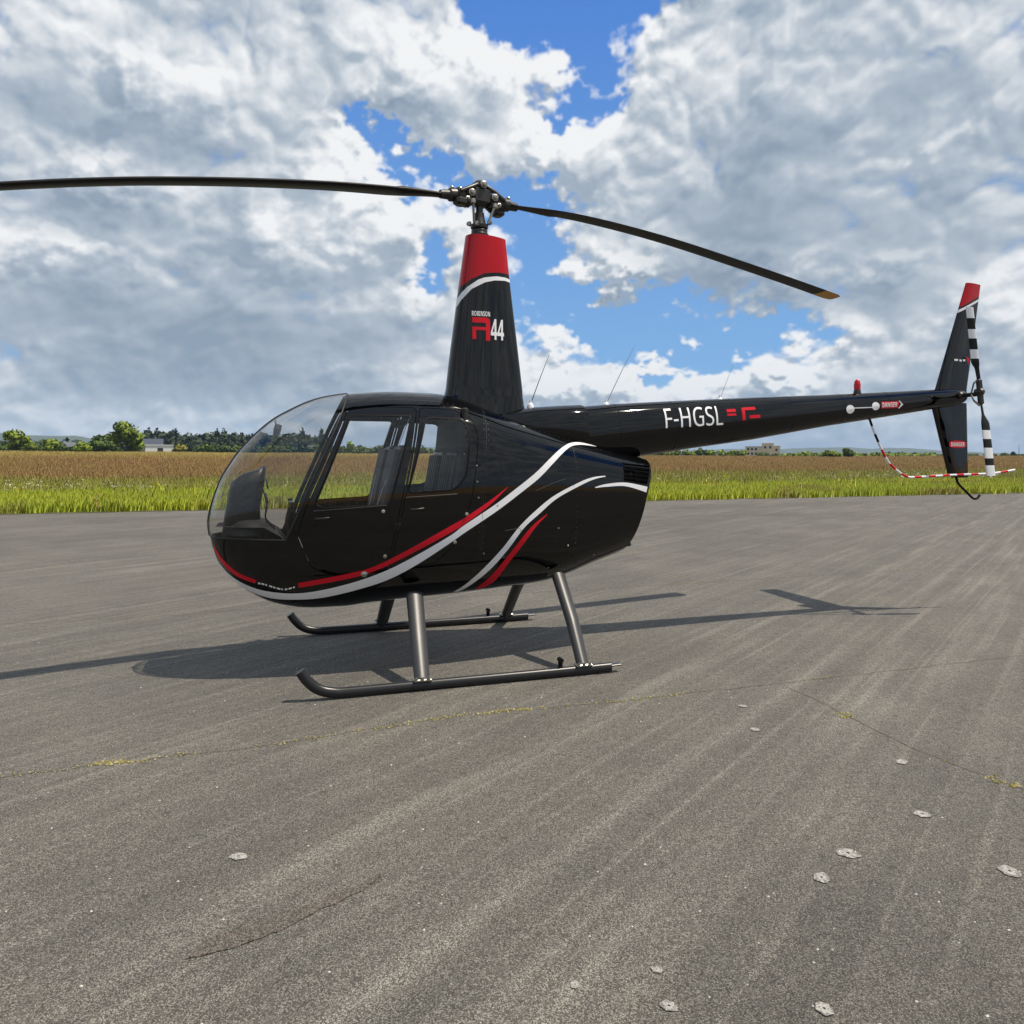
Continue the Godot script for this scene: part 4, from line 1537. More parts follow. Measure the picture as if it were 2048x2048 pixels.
	tube(st, smooth_path([Vector3(-1.72, 1.0, 0), Vector3(-1.78, 1.25, 0), Vector3(-1.74, 1.44, 0)], 8), 0.018, 10)
	tube(st, [Vector3(-1.74, 1.44, -0.30), Vector3(-1.74, 1.45, 0.0), Vector3(-1.74, 1.40, 0.32)], 0.014, 8)
	var stick := part("control_stick", st, M.dark_steel, heli)
	for s in [-1.0, 1.0]:
		st = new_st()
		tube(st, [Vector3(-1.74, 1.47, 0.30 * s), Vector3(-1.735, 1.40, 0.305 * s), Vector3(-1.72, 1.29, 0.31 * s)], [0.022, 0.019, 0.017], 10)
		part("grip", st, M.rubber, stick)
	for k in 4:
		st = new_st()
		cbox(st, Vector3(-2.04, 1.10, -0.30 + 0.2 * k), Vector3(0.03, 0.11, 0.08), Basis(Vector3(0, 0, 1), 0.5), 0.008)
		part("pedal", st, M.steel, heli)
	# magnetic compass on the windscreen post
	st = new_st()
	lathe(st, [[0.0, -0.055], [0.026, -0.052], [0.032, 0.0], [0.03, 0.045], [0.0, 0.05]], Vector3(-1.86, 2.10, 0.0), Vector3(0.25, 1, 0), 14)
	tube(st, [Vector3(-1.87, 2.14, 0), Vector3(-1.88, 2.19, 0)], 0.008, 6)
	part("compass", st, M.slate, heli)

func build_mast() -> void:
	# streamlined mast housing: [height, nose x, tail x, half thickness]
	var g := []
	var lv := [[2.26, -0.40, 0.47, 0.21], [2.36, -0.37, 0.452, 0.19], [2.43, -0.345, 0.44, 0.175], [2.50, -0.328, 0.436, 0.168], [2.75, -0.300, 0.405, 0.16], [3.10, -0.255, 0.362, 0.15], [3.45, -0.208, 0.318, 0.14], [3.75, -0.166, 0.284, 0.13], [3.965, -0.135, 0.262, 0.122]]
	for i in 61:
		var t := i / 60.0 * (lv.size() - 1)
		var k := mini(int(t), lv.size() - 2)
		var f := t - k
		var q := []
		for c in 4:
			q.append(lerpf(lv[k][c], lv[k + 1][c], f))
		var row := []
		for s in 40:
			var a := TAU * s / 40
			var u := 0.5 - 0.5 * cos(a)             # 0 at the nose, 1 at the tail
			var th: float = q[3] * signf(sin(a)) * pow(absf(sin(a)), 0.85) * (1.18 - 0.50 * u)
			row.append(Vector3(lerpf(q[1], q[2], u), q[0] + (0.012 * (0.5 - u) if i > 56 else 0.0), th))
		g.append(row)
	var polys := grid_polys(g, true)
	var arch := func(pts: Array) -> Array:
		var o := v2s(pts)
		o.append(Vector2(0.7, 3.2)); o.append(Vector2(0.7, 2.0)); o.append(Vector2(-0.7, 2.0))
		return o
	var p_red: Array = arch.call([-0.30, 3.36, -0.216, 3.455, -0.111, 3.535, 0.016, 3.596, 0.145, 3.618, 0.275, 3.623, 0.40, 3.61])
	var p_wt: Array = arch.call([-0.30, 3.22, -0.244, 3.322, -0.200, 3.405, -0.149, 3.459, -0.048, 3.53, 0.016, 3.556, 0.145, 3.580, 0.243, 3.582, 0.40, 3.56])
	var p_wb: Array = arch.call([-0.30, 3.10, -0.244, 3.255, -0.200, 3.338, -0.111, 3.439, 0.016, 3.508, 0.119, 3.538, 0.236, 3.55, 0.40, 3.54])
	var c1 := carve(polys, p_red)
	var c2 := carve(c1[0], p_wt)
	var c3 := carve(c2[0], p_wb)
	var mast := Node3D.new()
	mast.name = "mast_fairing"
	heli.add_child(mast)
	var st := new_st()
	polys_to(st, c2[1])
	polys_to(st, c3[0])
	part("fairing_skin", st, M.black, mast)
	poly_part("red_cap", c1[1], M.red, mast)
	poly_part("white_band", c3[1], M.white, mast)
	st = new_st()
	var top: Array = g[60]
	for s in 40:
		put_flat(st, Vector3(0.06, 3.955, 0), top[s], top[(s + 1) % 40], Vector3.UP)
	part("fairing_lid", st, M.matte, mast)
	# type mark on the side: red letter of bars, white figures, small white name above
	var surf := func(x: float, y: float) -> Array:
		var t := clampf((y - 2.50) / 1.465, 0.0, 1.0)
		var x0 := lerpf(-0.330, -0.135, t)
		var x1 := lerpf(0.436, 0.262, t)
		var u := clampf((x - x0) / (x1 - x0), 0.01, 0.99)
		var hl := lerpf(0.168, 0.122, t)
		var fz := func(uu: float) -> float: return hl * pow(2.0 * sqrt(uu * (1.0 - uu)), 0.85) * (1.18 - 0.50 * uu)
		var z: float = fz.call(u)
		var n := Vector3(-(fz.call(minf(u + 0.02, 0.99)) - fz.call(maxf(u - 0.02, 0.01))) / (0.04 * (x1 - x0)), 0.04, 1.0).normalized()
		return [Vector3(x, y, z) + n * 0.004, n]
	var put_rect := func(called: String, xa: float, xb: float, ya: float, yb: float, m: Material) -> void:
		var s2 := new_st()
		var nx := maxi(1, int((xb - xa) / 0.015))
		var ny := maxi(1, int((yb - ya) / 0.05))
		for i in nx:
			for j in ny:
				var q := []
				for c: Array in [[i, j], [i + 1, j], [i + 1, j + 1], [i, j + 1]]:
					q.append(surf.call(lerpf(xa, xb, float(c[0]) / nx), lerpf(ya, yb, float(c[1]) / ny)))
				put_quad(s2, q[0][0], q[1][0], q[2][0], q[3][0], q[0][1])
		part(called, s2, m, mast)
	put_rect.call("letter_bar", -0.108, 0.045, 3.122, 3.172, M.decal_red)
	put_rect.call("letter_bar", -0.108, 0.040, 3.052, 3.082, M.decal_red)
	put_rect.call("letter_bar", 0.022, 0.066, 2.955, 3.150, M.decal_red)
	put_rect.call("letter_bar", -0.108, -0.072, 2.965, 3.055, M.decal_red)
	put_rect.call("letter_bar", 0.046, 0.062, 3.151, 3.166, M.decal_red)
	lettering("figures", "44", true, M.decal_white, mast, func(u: float, w: float) -> Array: return surf.call(lerpf(0.073, 0.212, u), lerpf(2.968, 3.166, w)))
	lettering("name_plate", "ROBINSON", true, M.decal_white, mast, func(u: float, w: float) -> Array: return surf.call(lerpf(-0.110, 0.066, u), lerpf(3.184, 3.232, w)))

func build_rotor() -> void:
	var st := new_st()
	lathe(st, [[0.0, 3.93], [0.034, 3.93], [0.034, 4.30], [0.0, 4.30]], Vector3.ZERO)
	part("rotor_shaft", st, M.dark_steel, heli)
	# swash plate and its boot
	var sw := Node3D.new()
	sw.name = "swash_plate"
	heli.add_child(sw)
	st = new_st()
	lathe(st, [[0.0, 3.95], [0.088, 3.95], [0.092, 3.99], [0.078, 4.005], [0.078, 4.03], [0.07, 4.045], [0.0, 4.045]], Vector3.ZERO, Vector3.UP, 24)
	part("lower_ring", st, M.dark_steel, sw)
	st = new_st()
	lathe(st, [[0.0, 4.05], [0.082, 4.05], [0.086, 4.07], [0.086, 4.085], [0.064, 4.095], [0.05, 4.15], [0.045, 4.20], [0.0, 4.20]], Vector3.ZERO, Vector3.UP, 24)
	part("upper_ring", st, M.dark_steel, sw)
	for k in 4:
		st = new_st()
		var a := TAU * k / 4.0 + 0.5
		cbox(st, Vector3(cos(a) * 0.098, 4.105 - 0.03 * (k % 2), sin(a) * 0.098), Vector3(0.035, 0.045, 0.03), Basis(Vector3.UP, -a), 0.006)
		lathe(st, [[0.0, -0.012], [0.016, -0.012], [0.016, 0.012], [0.0, 0.012]], Vector3(cos(a) * 0.112, 4.105 - 0.03 * (k % 2), sin(a) * 0.112), Vector3(cos(a), 0, sin(a)), 8)
		part("swash_lug", st, M.steel, sw)
	var th := -0.23
	var out := Vector3(cos(th), 0, sin(th))
	var side := Vector3(-sin(th), 0, cos(th))
	# teetering hub with the two coning hinges
	var hub := Node3D.new()
	hub.name = "rotor_hub"
	heli.add_child(hub)
	var bb := Basis(out, Vector3.UP, side) * Basis(Vector3(0, 0, 1), -0.035)
	var c := Vector3(0, 4.335, 0)
	st = new_st()
	cbox(st, c + Vector3(0, 0.02, 0), Vector3(0.24, 0.19, 0.15), bb, 0.04)
	cbox(st, c + Vector3(0, 0.115, 0), Vector3(0.12, 0.13, 0.12), bb, 0.03)
	cbox(st, c + bb * Vector3(0.15, -0.02, 0.0), Vector3(0.14, 0.17, 0.12), bb, 0.035)
	cbox(st, c + bb * Vector3(-0.15, -0.02, 0.0), Vector3(0.14, 0.17, 0.12), bb, 0.035)
	part("hub_block", st, M.dark_steel, hub)
	for q: Array in [[0.0, 0.12, 0.036], [0.125, 0.02, 0.036], [-0.125, 0.02, 0.036], [0.17, -0.05, 0.022], [-0.17, -0.05, 0.022]]:
		for s in [-1.0, 1.0]:
			st = new_st()
			var at: Vector3 = c + bb * Vector3(q[0], q[1], 0.058 * s)
			lathe(st, [[0.0, 0.0], [q[2], 0.0], [q[2], 0.03], [q[2] * 0.7, 0.034], [q[2] * 0.7, 0.052], [q[2] * 0.4, 0.056], [0.0, 0.056]], at, side * s, 14)
			part("hinge_bolt", st, M.bolt if q[2] < 0.03 else M.steel, hub)
	for s in [-1.0, 1.0]:
		st = new_st()
		tube(st, [c + bb * Vector3(0.05 * s, 0.12, 0.045), c + bb * Vector3(0.13 * s, 0.07, 0.075), c + bb * Vector3(0.24 * s, 0.01, 0.075)], 0.022, 8)
		part("hub_strap", st, M.dark_steel, hub)
		st = new_st()
		tube(st, [Vector3(0.07 * s, 4.09, 0.06), c + bb * Vector3(0.12 * s, -0.06, 0.10)], 0.012, 8)
		cbox(st, c + bb * Vector3(0.12 * s, -0.07, 0.10), Vector3(0.05, 0.05, 0.04), bb, 0.01)
		part("pitch_link", st, M.steel, hub)
	# blades: [distance out, height]; the left one comes towards the camera's side
	var shapes := [[1.0, [[0.33, 4.325], [1.237, 4.335], [2.342, 4.275], [3.616, 4.145], [4.581, 4.035], [5.30, 3.945]]], [-1.0, [[0.31, 4.315], [0.582, 4.298], [1.34, 4.224], [2.019, 4.131], [2.629, 4.031], [3.181, 3.924], [3.84, 3.769], [5.20, 3.42]]]]
	for bl: Array in shapes:
		var s: float = bl[0]
		var pts: Array = bl[1]
		var root := Node3D.new()
		root.name = "rotor_blade"
		heli.add_child(root, true)
		# grip
		st = new_st()
		var g0 := c + out * s * 0.17 + Vector3(0, -0.005 * s, 0)
		var g1: Vector3 = out * s * 0.42 + Vector3(0, lerpf(pts[0][1], pts[1][1], 0.13), 0)
		var ax := (g1 - g0).normalized()
		lathe(st, [[0.0, 0.0], [0.066, 0.0], [0.074, 0.02], [0.074, 0.07], [0.058, 0.08], [0.064, 0.09], [0.062, 0.15], [0.046, 0.165], [0.040, 0.25], [0.0, 0.25]], g0, ax, 16)
		part("blade_grip", st, M.dark_steel, root)
		for k in 2:
			st = new_st()
			lathe(st, [[0.0, -0.02], [0.02, -0.02], [0.02, 0.075], [0.012, 0.082], [0.0, 0.082]], g0 + ax * (0.05 + 0.09 * k), Vector3.UP + side * 0.4, 8)
			part("grip_bolt", st, M.bolt, root)
		st = new_st()
		cbox(st, g0 + ax * 0.06 - side * s * 0.05 - Vector3(0, 0.075, 0), Vector3(0.12, 0.075, 0.12), bb, 0.02)
		part("pitch_horn", st, M.dark_steel, root)
		# aerofoil along the span
		var path3 := []
		for p: Array in pts:
			path3.append(out * s * p[0] + Vector3(0, p[1], 0))
		var spine := smooth_path(path3, 60)
		var total := 1.0
		for piece in 2:
			var rings := []
			for i in spine.size():
				var t := float(i) / (spine.size() - 1)
				if (piece == 0 and t > 0.94) or (piece == 1 and t < 0.93):
					continue
				var ch := lerpf(0.12, 0.25, smoothstep(0.0, 0.13, t))
				if t > 0.985:
					ch *= 0.75
				var tw := lerpf(0.02, -0.13, t) if s < 0.0 else lerpf(0.13, 0.05, t)         # washout, and the droop's twist
				var lead := side * -s
				var vec := (lead * cos(tw) + Vector3.UP * sin(tw))
				var nor := (Vector3.UP * cos(tw) - lead * sin(tw))
				var ring := []
				for k in 16:
					var a := TAU * k / 16
					var u := 0.5 - 0.5 * cos(a)
					var thick := 0.060 * ch / 0.25 * 1.2 * (1.15 - u) * (0.75 if t > 0.1 else 1.2)
					ring.append(spine[i] + vec * ch * (0.28 - u) + nor * sin(a) * thick * 0.55)
				rings.append(ring)
			if rings.size() > 1:
				st = new_st()
				loft(st, rings)
				part("blade_skin" if piece == 0 else "blade_tip", st, M.blade if piece == 0 else M.blade_tip, root)

func build_tail() -> void:
	# boom: [x, top, bottom]
	var prof := [[0.98, 2.352, 1.755], [1.40, 2.392, 1.815], [1.87, 2.424, 1.880], [2.36, 2.455, 1.948], [3.05, 2.497, 2.036], [4.04, 2.550, 2.196], [4.81, 2.598, 2.304], [5.56, 2.648, 2.412], [5.88, 2.664, 2.456], [5.99, 2.655, 2.48]]
	var boom := Node3D.new()
	boom.name = "tail_boom"
	heli.add_child(boom)
	var st := new_st()
	var rings := []
	for p: Array in prof:
		var ring := []
		var ry: float = (p[1] - p[2]) * 0.5
		for k in 40:
			var a := TAU * k / 40
			ring.append(Vector3(p[0], (p[1] + p[2]) * 0.5 + sin(a) * ry, cos(a) * ry * 0.75))
		rings.append(ring)
	loft(st, rings)
	part("boom_tube", st, M.black, boom)
	var boom_at := func(x: float, y: float, lift: float) -> Array:
		var k := 0
		while k < prof.size() - 2 and prof[k + 1][0] < x:
			k += 1
		var f: float = (x - prof[k][0]) / (prof[k + 1][0] - prof[k][0])
		var top: float = lerpf(prof[k][1], prof[k + 1][1], f)
		var bot: float = lerpf(prof[k][2], prof[k + 1][2], f)
		var ry := (top - bot) * 0.5
		var dy := clampf(y - (top + bot) * 0.5, -ry * 0.98, ry * 0.98)
		var z := 0.75 * sqrt(ry * ry - dy * dy)
		var n := Vector3(0, dy / (ry * ry), z / (ry * ry * 0.5625)).normalized()
		return [Vector3(x, y, z) + n * lift, n]
	# joint rings and rivet lines round the boom
	for x: float in [1.40, 2.05, 2.75, 3.5, 4.2, 4.85, 5.4]:
		st = new_st()
		var r0 := []
		var r1 := []
		for k in 40:
			var a := TAU * k / 40
			for d in 2:
				var q: Array = boom_at.call(x + 0.012 * d, 0.0, 0.0)
				var kk := 0
				while kk < prof.size() - 2 and prof[kk + 1][0] < x:
					kk += 1
				var f: float = (x + 0.012 * d - prof[kk][0]) / (prof[kk + 1][0] - prof[kk][0])
				var top: float = lerpf(prof[kk][1], prof[kk + 1][1], f)
				var bot: float = lerpf(prof[kk][2], prof[kk + 1][2], f)
				var ry := (top - bot) * 0.5 + 0.0018
				var p := Vector3(x + 0.012 * d, (top + bot) * 0.5 + sin(a) * ry, cos(a) * ry * 0.75)
				if d == 0:
					r0.append(p)
				else:
					r1.append(p)
		for k in 40:
			put_quad(st, r0[k], r0[(k + 1) % 40], r1[(k + 1) % 40], r1[k], r0[k] - Vector3(x, 2.3, 0))
		part("joint_ring", st, M.black, boom)
	# registration, the red marks after it, the warning label and two discs
	var base_y := func(x: float) -> float: return lerpf(2.146, 2.188, (x - 1.913) / 0.668)
	lettering("registration", "F-HGSL", false, M.decal_white, boom, func(u: float, w: float) -> Array:
		var x := lerpf(1.905, 2.59, u)
		return boom_at.call(x, base_y.call(x) + 0.198 * w, 0.003))
	var rect := func(called: String, xa: float, xb: float, ya: float, yb: float, m: Material, lift := 0.003) -> void:
		var s2 := new_st()
		var nx := maxi(1, int((xb - xa) / 0.05))
		var ny := maxi(1, int((yb - ya) / 0.02))
		for i in nx:
			for j in ny:
				var q := []
				for cc: Array in [[i, j], [i + 1, j], [i + 1, j + 1], [i, j + 1]]:
					var x := lerpf(xa, xb, float(cc[0]) / nx)
					q.append(boom_at.call(x, base_y.call(x) + lerpf(ya, yb, float(cc[1]) / ny), lift))
				put_quad(s2, q[0][0], q[1][0], q[2][0], q[3][0], q[0][1])
		part(called, s2, m, boom)
	rect.call("red_mark", 2.645, 2.755, 0.128, 0.160, M.decal_red)
	rect.call("red_mark", 2.645, 2.755, 0.090, 0.112, M.decal_red)
	rect.call("red_mark", 2.845, 3.005, 0.140, 0.170, M.decal_red)
	rect.call("red_mark", 2.83, 2.868, 0.035, 0.165, M.decal_red)
	rect.call("red_mark", 2.92, 3.055, 0.052, 0.085, M.decal_red)
	var disc := func(called: String, x: float, y: float, rx: float, ry: float, m: Material, lift: float) -> void:
		var s2 := new_st()
		var mid: Array = boom_at.call(x, y, lift)
		for k in 18:
			var a := TAU * k / 18
			var b := TAU * (k + 1) / 18
			put_flat(s2, mid[0], boom_at.call(x + cos(a) * rx, y + sin(a) * ry, lift)[0], boom_at.call(x + cos(b) * rx, y + sin(b) * ry, lift)[0], mid[1])
		part(called, s2, m, boom)
	disc.call("white_disc", 4.275, 2.385, 0.058, 0.048, M.decal_white, 0.003)
	disc.call("white_disc", 4.640, 2.428, 0.056, 0.046, M.decal_white, 0.003)
	var pill := func(xa: float, xb: float, ya: float, yb: float, m: Material, lift: float, called: String) -> void:
		var s2 := new_st()
		for i in 16:
			for j in 4:
				var q := []
				for cc: Array in [[i, j], [i + 1, j], [i + 1, j + 1], [i, j + 1]]:
					var x := lerpf(xa, xb, cc[0] / 16.0)
					q.append(boom_at.call(x, lerpf(ya, yb, cc[1] / 4.0) + (x - xa) * 0.05, lift))
				put_quad(s2, q[0][0], q[1][0], q[2][0], q[3][0], q[0][1])
		part(called, s2, m, boom)
	pill.call(4.32, 4.60, 2.394, 2.404, M.decal_white, 0.003, "white_line")
	pill.call(4.72, 4.98, 2.402, 2.478, M.decal_red, 0.003, "warning_label")
	lettering("warning_text", "DANGER", true, M.decal_white, boom, func(u: float, w: float) -> Array:
		var x := lerpf(4.735, 4.955, u)
		return boom_at.call(x, lerpf(2.415, 2.468, w) + (x - 4.72) * 0.05, 0.005))
	st = new_st()
	var tipq: Array = boom_at.call(5.045, 2.455, 0.004)
	put_flat(st, boom_at.call(4.985, 2.505, 0.004)[0], boom_at.call(4.985, 2.405, 0.004)[0], tipq[0], tipq[1])
	part("warning_arrow", st, M.decal_white, boom)
	# beacon
	st = new_st()
	lathe(st, [[0.0, 2.545], [0.05, 2.55], [0.04, 2.60], [0.032, 2.625], [0.0, 2.625]], Vector3(4.486, 0, 0), Vector3.UP, 14)
	var bc := part("beacon", st, M.dark_steel, heli)
	st = new_st()
	lathe(st, [[0.0, 2.62], [0.036, 2.62], [0.038, 2.68], [0.028, 2.72], [0.012, 2.738], [0.0, 2.74]], Vector3(4.486, 0, 0), Vector3.UP, 14)
	part("beacon_lens", st, M.beacon, bc)
	# whip aerials
	for q: Array in [[0.521, 2.368, 0.72, 2.87, M.rubber], [1.337, 2.39, 1.655, 2.99, M.strap], [2.674, 2.47, 2.85, 2.87, M.strap]]:
		st = new_st()
		tube(st, [Vector3(q[0], q[1], 0), Vector3(lerpf(q[0], q[2], 0.5), lerpf(q[1], q[3], 0.52), 0), Vector3(q[2], q[3], 0)], [0.0046, 0.0036, 0.0020] if q[0] < 2.0 else [0.0028, 0.0018, 0.0010], 6)
		var an := part("aerial", st, q[4], heli)
		st = new_st()
		lathe(st, [[0.0, -0.03], [0.038, -0.03], [0.030, 0.0], [0.012, 0.020], [0.010, 0.045], [0.0, 0.047]], Vector3(q[0], q[1], 0), Vector3.UP, 12)
		part("aerial_foot", st, M.white, an)
	# fins: thin symmetrical aerofoils between a leading and a trailing edge line
	var fin := func(rows: Array, th: float) -> Array:
		var g := []
		for i in 31:
			var t := i / 30.0 * (rows.size() - 1)
			var k := mini(int(t), rows.size() - 2)
			var f := t - k
			var le: Vector2 = rows[k][0].lerp(rows[k + 1][0], f)
			var te: Vector2 = rows[k][1].lerp(rows[k + 1][1], f)
			var row := []
			for s in 24:
				var a := TAU * s / 24
				var u := 0.5 - 0.5 * cos(a)
				var p := le.lerp(te, u)
				row.append(Vector3(p.x, p.y, sin(a) * th * (1.25 - u)))
			g.append(row)
		return g
	var g: Array = fin.call([[Vector2(5.57, 2.52), Vector2(6.118, 2.54)], [Vector2(5.628, 2.661), Vector2(6.122, 2.674)], [Vector2(6.108, 3.955), Vector2(6.34, 3.945)]], 0.03)
	var polys := grid_polys(g, true)
	var k1 := keep_side(polys, Vector2(5.976, 3.640), Vector2(6.293, 3.795))
	var k2 := keep_side(k1[1], Vector2(5.97, 3.615), Vector2(6.274, 3.756))
	var k3 := keep_side(k2[1], Vector2(5.96, 3.578), Vector2(6.264, 3.722))
	var up := Node3D.new()
	up.name = "upper_fin"
	heli.add_child(up)
	st = new_st()
	polys_to(st, k3[1])
	polys_to(st, k2[0])
	part("fin_skin", st, M.black, up)
	st = new_st()
	polys_to(st, k1[0])
	var tp: Array = g[30]
	for s in 24:
		put_flat(st, Vector3(6.22, 3.95, 0), tp[s], tp[(s + 1) % 24], Vector3.UP)
	part("red_tip", st, M.red, up)
	poly_part("white_band", k3[0], M.white, up)
	g = fin.call([[Vector2(5.565, 2.50), Vector2(6.118, 2.50)], [Vector2(5.582, 2.410), Vector2(6.122, 2.43)], [Vector2(5.822, 1.645), Vector2(6.140, 1.64)]], 0.03)
	st = new_st()
	loft(st, g)
	cbox(st, Vector3(6.005, 1.618, 0), Vector3(0.25, 0.035, 0.05), Basis(), 0.012)
	var lo := part("lower_fin", st, M.black, heli)
	st = new_st()
	for k in 20:
		var a := TAU * k / 20
		var b := TAU * (k + 1) / 20
		put_flat(st, Vector3(5.94, 2.0, 0.034), Vector3(5.94 + cos(a) * 0.135, 2.0 + signf(sin(a)) * pow(absf(sin(a)), 0.5) * 0.045, 0.034), Vector3(5.94 + cos(b) * 0.135, 2.0 + signf(sin(b)) * pow(absf(sin(b)), 0.5) * 0.045, 0.034), Vector3.BACK)
	part("warning_label", st, M.decal_red, lo)
	lettering("warning_text", "DANGER", true, M.decal_white, lo, func(u: float, w: float) -> Array: return [Vector3(lerpf(5.835, 6.045, u), lerpf(1.975, 2.025, w), 0.037), Vector3.BACK])
	# builder's small badge on the upper fin
	st = new_st()
	for q: Array in [[5.885, 5.945, 3.0, 3.022], [5.965, 6.0, 2.995, 3.018], [6.02, 6.055, 3.0, 3.022]]:
		put_quad(st, Vector3(q[0], q[2], 0.036), Vector3(q[1], q[2], 0.036), Vector3(q[1], q[3], 0.036), Vector3(q[0], q[3], 0.036), Vector3.BACK)
	part("badge", st, M.decal_white, up)
	st = new_st()
	put_flat(st, Vector3(6.075, 3.06, 0.036), Vector3(6.125, 3.035, 0.036), Vector3(6.10, 2.965, 0.036), Vector3.BACK)
	part("badge", st, M.decal_red, up)
	# stabiliser on the right side
	st = new_st()
	var rings2 := []
	for i in 9:
		var t := i / 8.0
		var z := lerpf(-0.03, -1.36, t)
		var x0 := lerpf(5.62, 5.72, t)
		var x1 := lerpf(6.02, 6.00, t)
		var ring := []
		for s in 20:
			var a := TAU * s / 20
			var u := 0.5 - 0.5 * cos(a)
			ring.append(Vector3(lerpf(x0, x1, u), 2.60 + sin(a) * 0.03 * (1.25 - u), z))
		rings2.append(ring)
	loft(st, rings2)
	part("stabiliser", st, M.black, heli)
	# tail gearbox and rotor on the left side
	st = new_st()
	lathe(st, [[0.0, -0.06], [0.05, -0.06], [0.075, 0.0], [0.075, 0.10], [0.05, 0.14], [0.0, 0.14]], Vector3(5.94, 2.575, 0), Vector3.RIGHT, 16)
	lathe(st, [[0.0, 0.0], [0.05, 0.0], [0.042, 0.10], [0.025, 0.12], [0.025, 0.37], [0.0, 0.37]], Vector3(5.93, 2.58, 0.0), Vector3.BACK, 14)
	part("tail_gearbox", st, M.dark_steel, heli)
	var tr := Node3D.new()
	tr.name = "tail_rotor"
	heli.add_child(tr)
	var hc := Vector3(5.885, 2.60, 0.38)
	st = new_st()
	cbox(st, hc, Vector3(0.07, 0.30, 0.05), Basis(Vector3(0, 0, 1), 0.12), 0.015)
	lathe(st, [[0.0, -0.05], [0.04, -0.05], [0.04, 0.03], [0.02, 0.05], [0.0, 0.05]], hc, Vector3.BACK, 12)
	part("hub_plate", st, M.dark_steel, tr)
	for s in [-1.0, 1.0]:
		st = new_st()
		tube(st, [Vector3(5.90, 2.58, 0.25), hc + Vector3(-0.07, 0.10 * s, -0.02)], 0.009, 6)
		tube(st, [hc + Vector3(-0.07, 0.10 * s, -0.02), hc + Vector3(0.0, 0.16 * s, 0)], 0.012, 6)
		part("pitch_link", st, M.steel, tr)
	for bl: Array in [[[hc + Vector3(-0.008, 0.10, 0), 0.045, 0.3], [hc + Vector3(-0.05, 0.27, 0.004), 0.055, 0.3], [hc + Vector3(-0.075, 0.33, 0.004), 0.098, 0.3], [Vector3(5.705, 3.565, 0.40), 0.092, 0.22]], [[hc + Vector3(0.012, -0.10, 0), 0.05, -0.3], [hc + Vector3(0.05, -0.26, -0.004), 0.06, -0.25], [hc + Vector3(0.085, -0.35, -0.004), 0.165, -0.2], [Vector3(6.078, 1.63, 0.36), 0.16, -0.12]]]:
		var rr := []
		var n := 40
		var cuts := [0.0, 0.30, 0.44, 0.58, 0.72, 0.86, 1.0]
		if bl[3][0].y < 2.0:
			cuts = [0.0, 0.36, 0.49, 0.62, 0.75, 0.87, 1.0]
		for i in n + 1:
			var t := float(i) / n
			var q := [0.0, 0.17, 0.24, 1.0]
			var k := 0
			while k < 2 and t > q[k + 1]:
				k += 1
			var f: float = (t - q[k]) / (q[k + 1] - q[k])
			var ctr: Vector3 = bl[k][0].lerp(bl[k + 1][0], f)
			var ch: float = lerpf(bl[k][1], bl[k + 1][1], f)
			var tw: float = lerpf(bl[k][2], bl[k + 1][2], f)
			var ring := []
			for s in 14:
				var a := TAU * s / 14
				var u := 0.5 - 0.5 * cos(a)
				ring.append(ctr + Vector3(cos(tw), 0, sin(tw)) * ch * (u - 0.5) + Vector3(-sin(tw), 0, cos(tw)) * sin(a) * ch * 0.09)
			rr.append(ring)
		st = new_st()
		loft(st, rr.slice(0, int(cuts[1] * n) + 1))
		var blade := part("tail_blade", st, M.blade, tr)
		for c in range(1, 6):
			st = new_st()
			loft(st, rr.slice(int(cuts[c] * n), int(cuts[c + 1] * n) + 1))
			part("painted_section", st, M.white if c % 2 == 1 else M.blade, blade)
	# bent guard tube, painted red and white
	var gp := smooth_path([Vector3(4.655, 2.30, 0.0), Vector3(4.754, 2.083, 0.0), Vector3(4.913, 1.815, 0.0), Vector3(5.06, 1.69, 0.0), Vector3(5.21, 1.618, 0.0), Vector3(5.362, 1.612, 0.0), Vector3(5.863, 1.632, 0.03), Vector3(6.187, 1.640, 0.06), Vector3(6.440, 1.652, 0.10), Vector3(6.72, 1.69, 0.14)], 120)
	var guard := Node3D.new()
	guard.name = "tail_guard"
	heli.add_child(guard)
	for k in 24:
		st = new_st()
		tube(st, gp.slice(k * 5, k * 5 + 6), 0.0135, 8)
		part("painted_section", st, M.white if k % 2 == 1 else (M.decal_red if k > 3 else M.rubber), guard)
	st = new_st()
	tube(st, smooth_path([Vector3(5.945, 1.62, 0), Vector3(5.965, 1.565, 0), Vector3(6.0, 1.515, 0), Vector3(6.09, 1.445, 0), Vector3(6.20, 1.357, 0), Vector3(6.255, 1.338, 0), Vector3(6.295, 1.35, 0), Vector3(6.325, 1.385, 0)], 26), 0.0135, 8)
	part("tail_skid", st, M.rubber, heli)

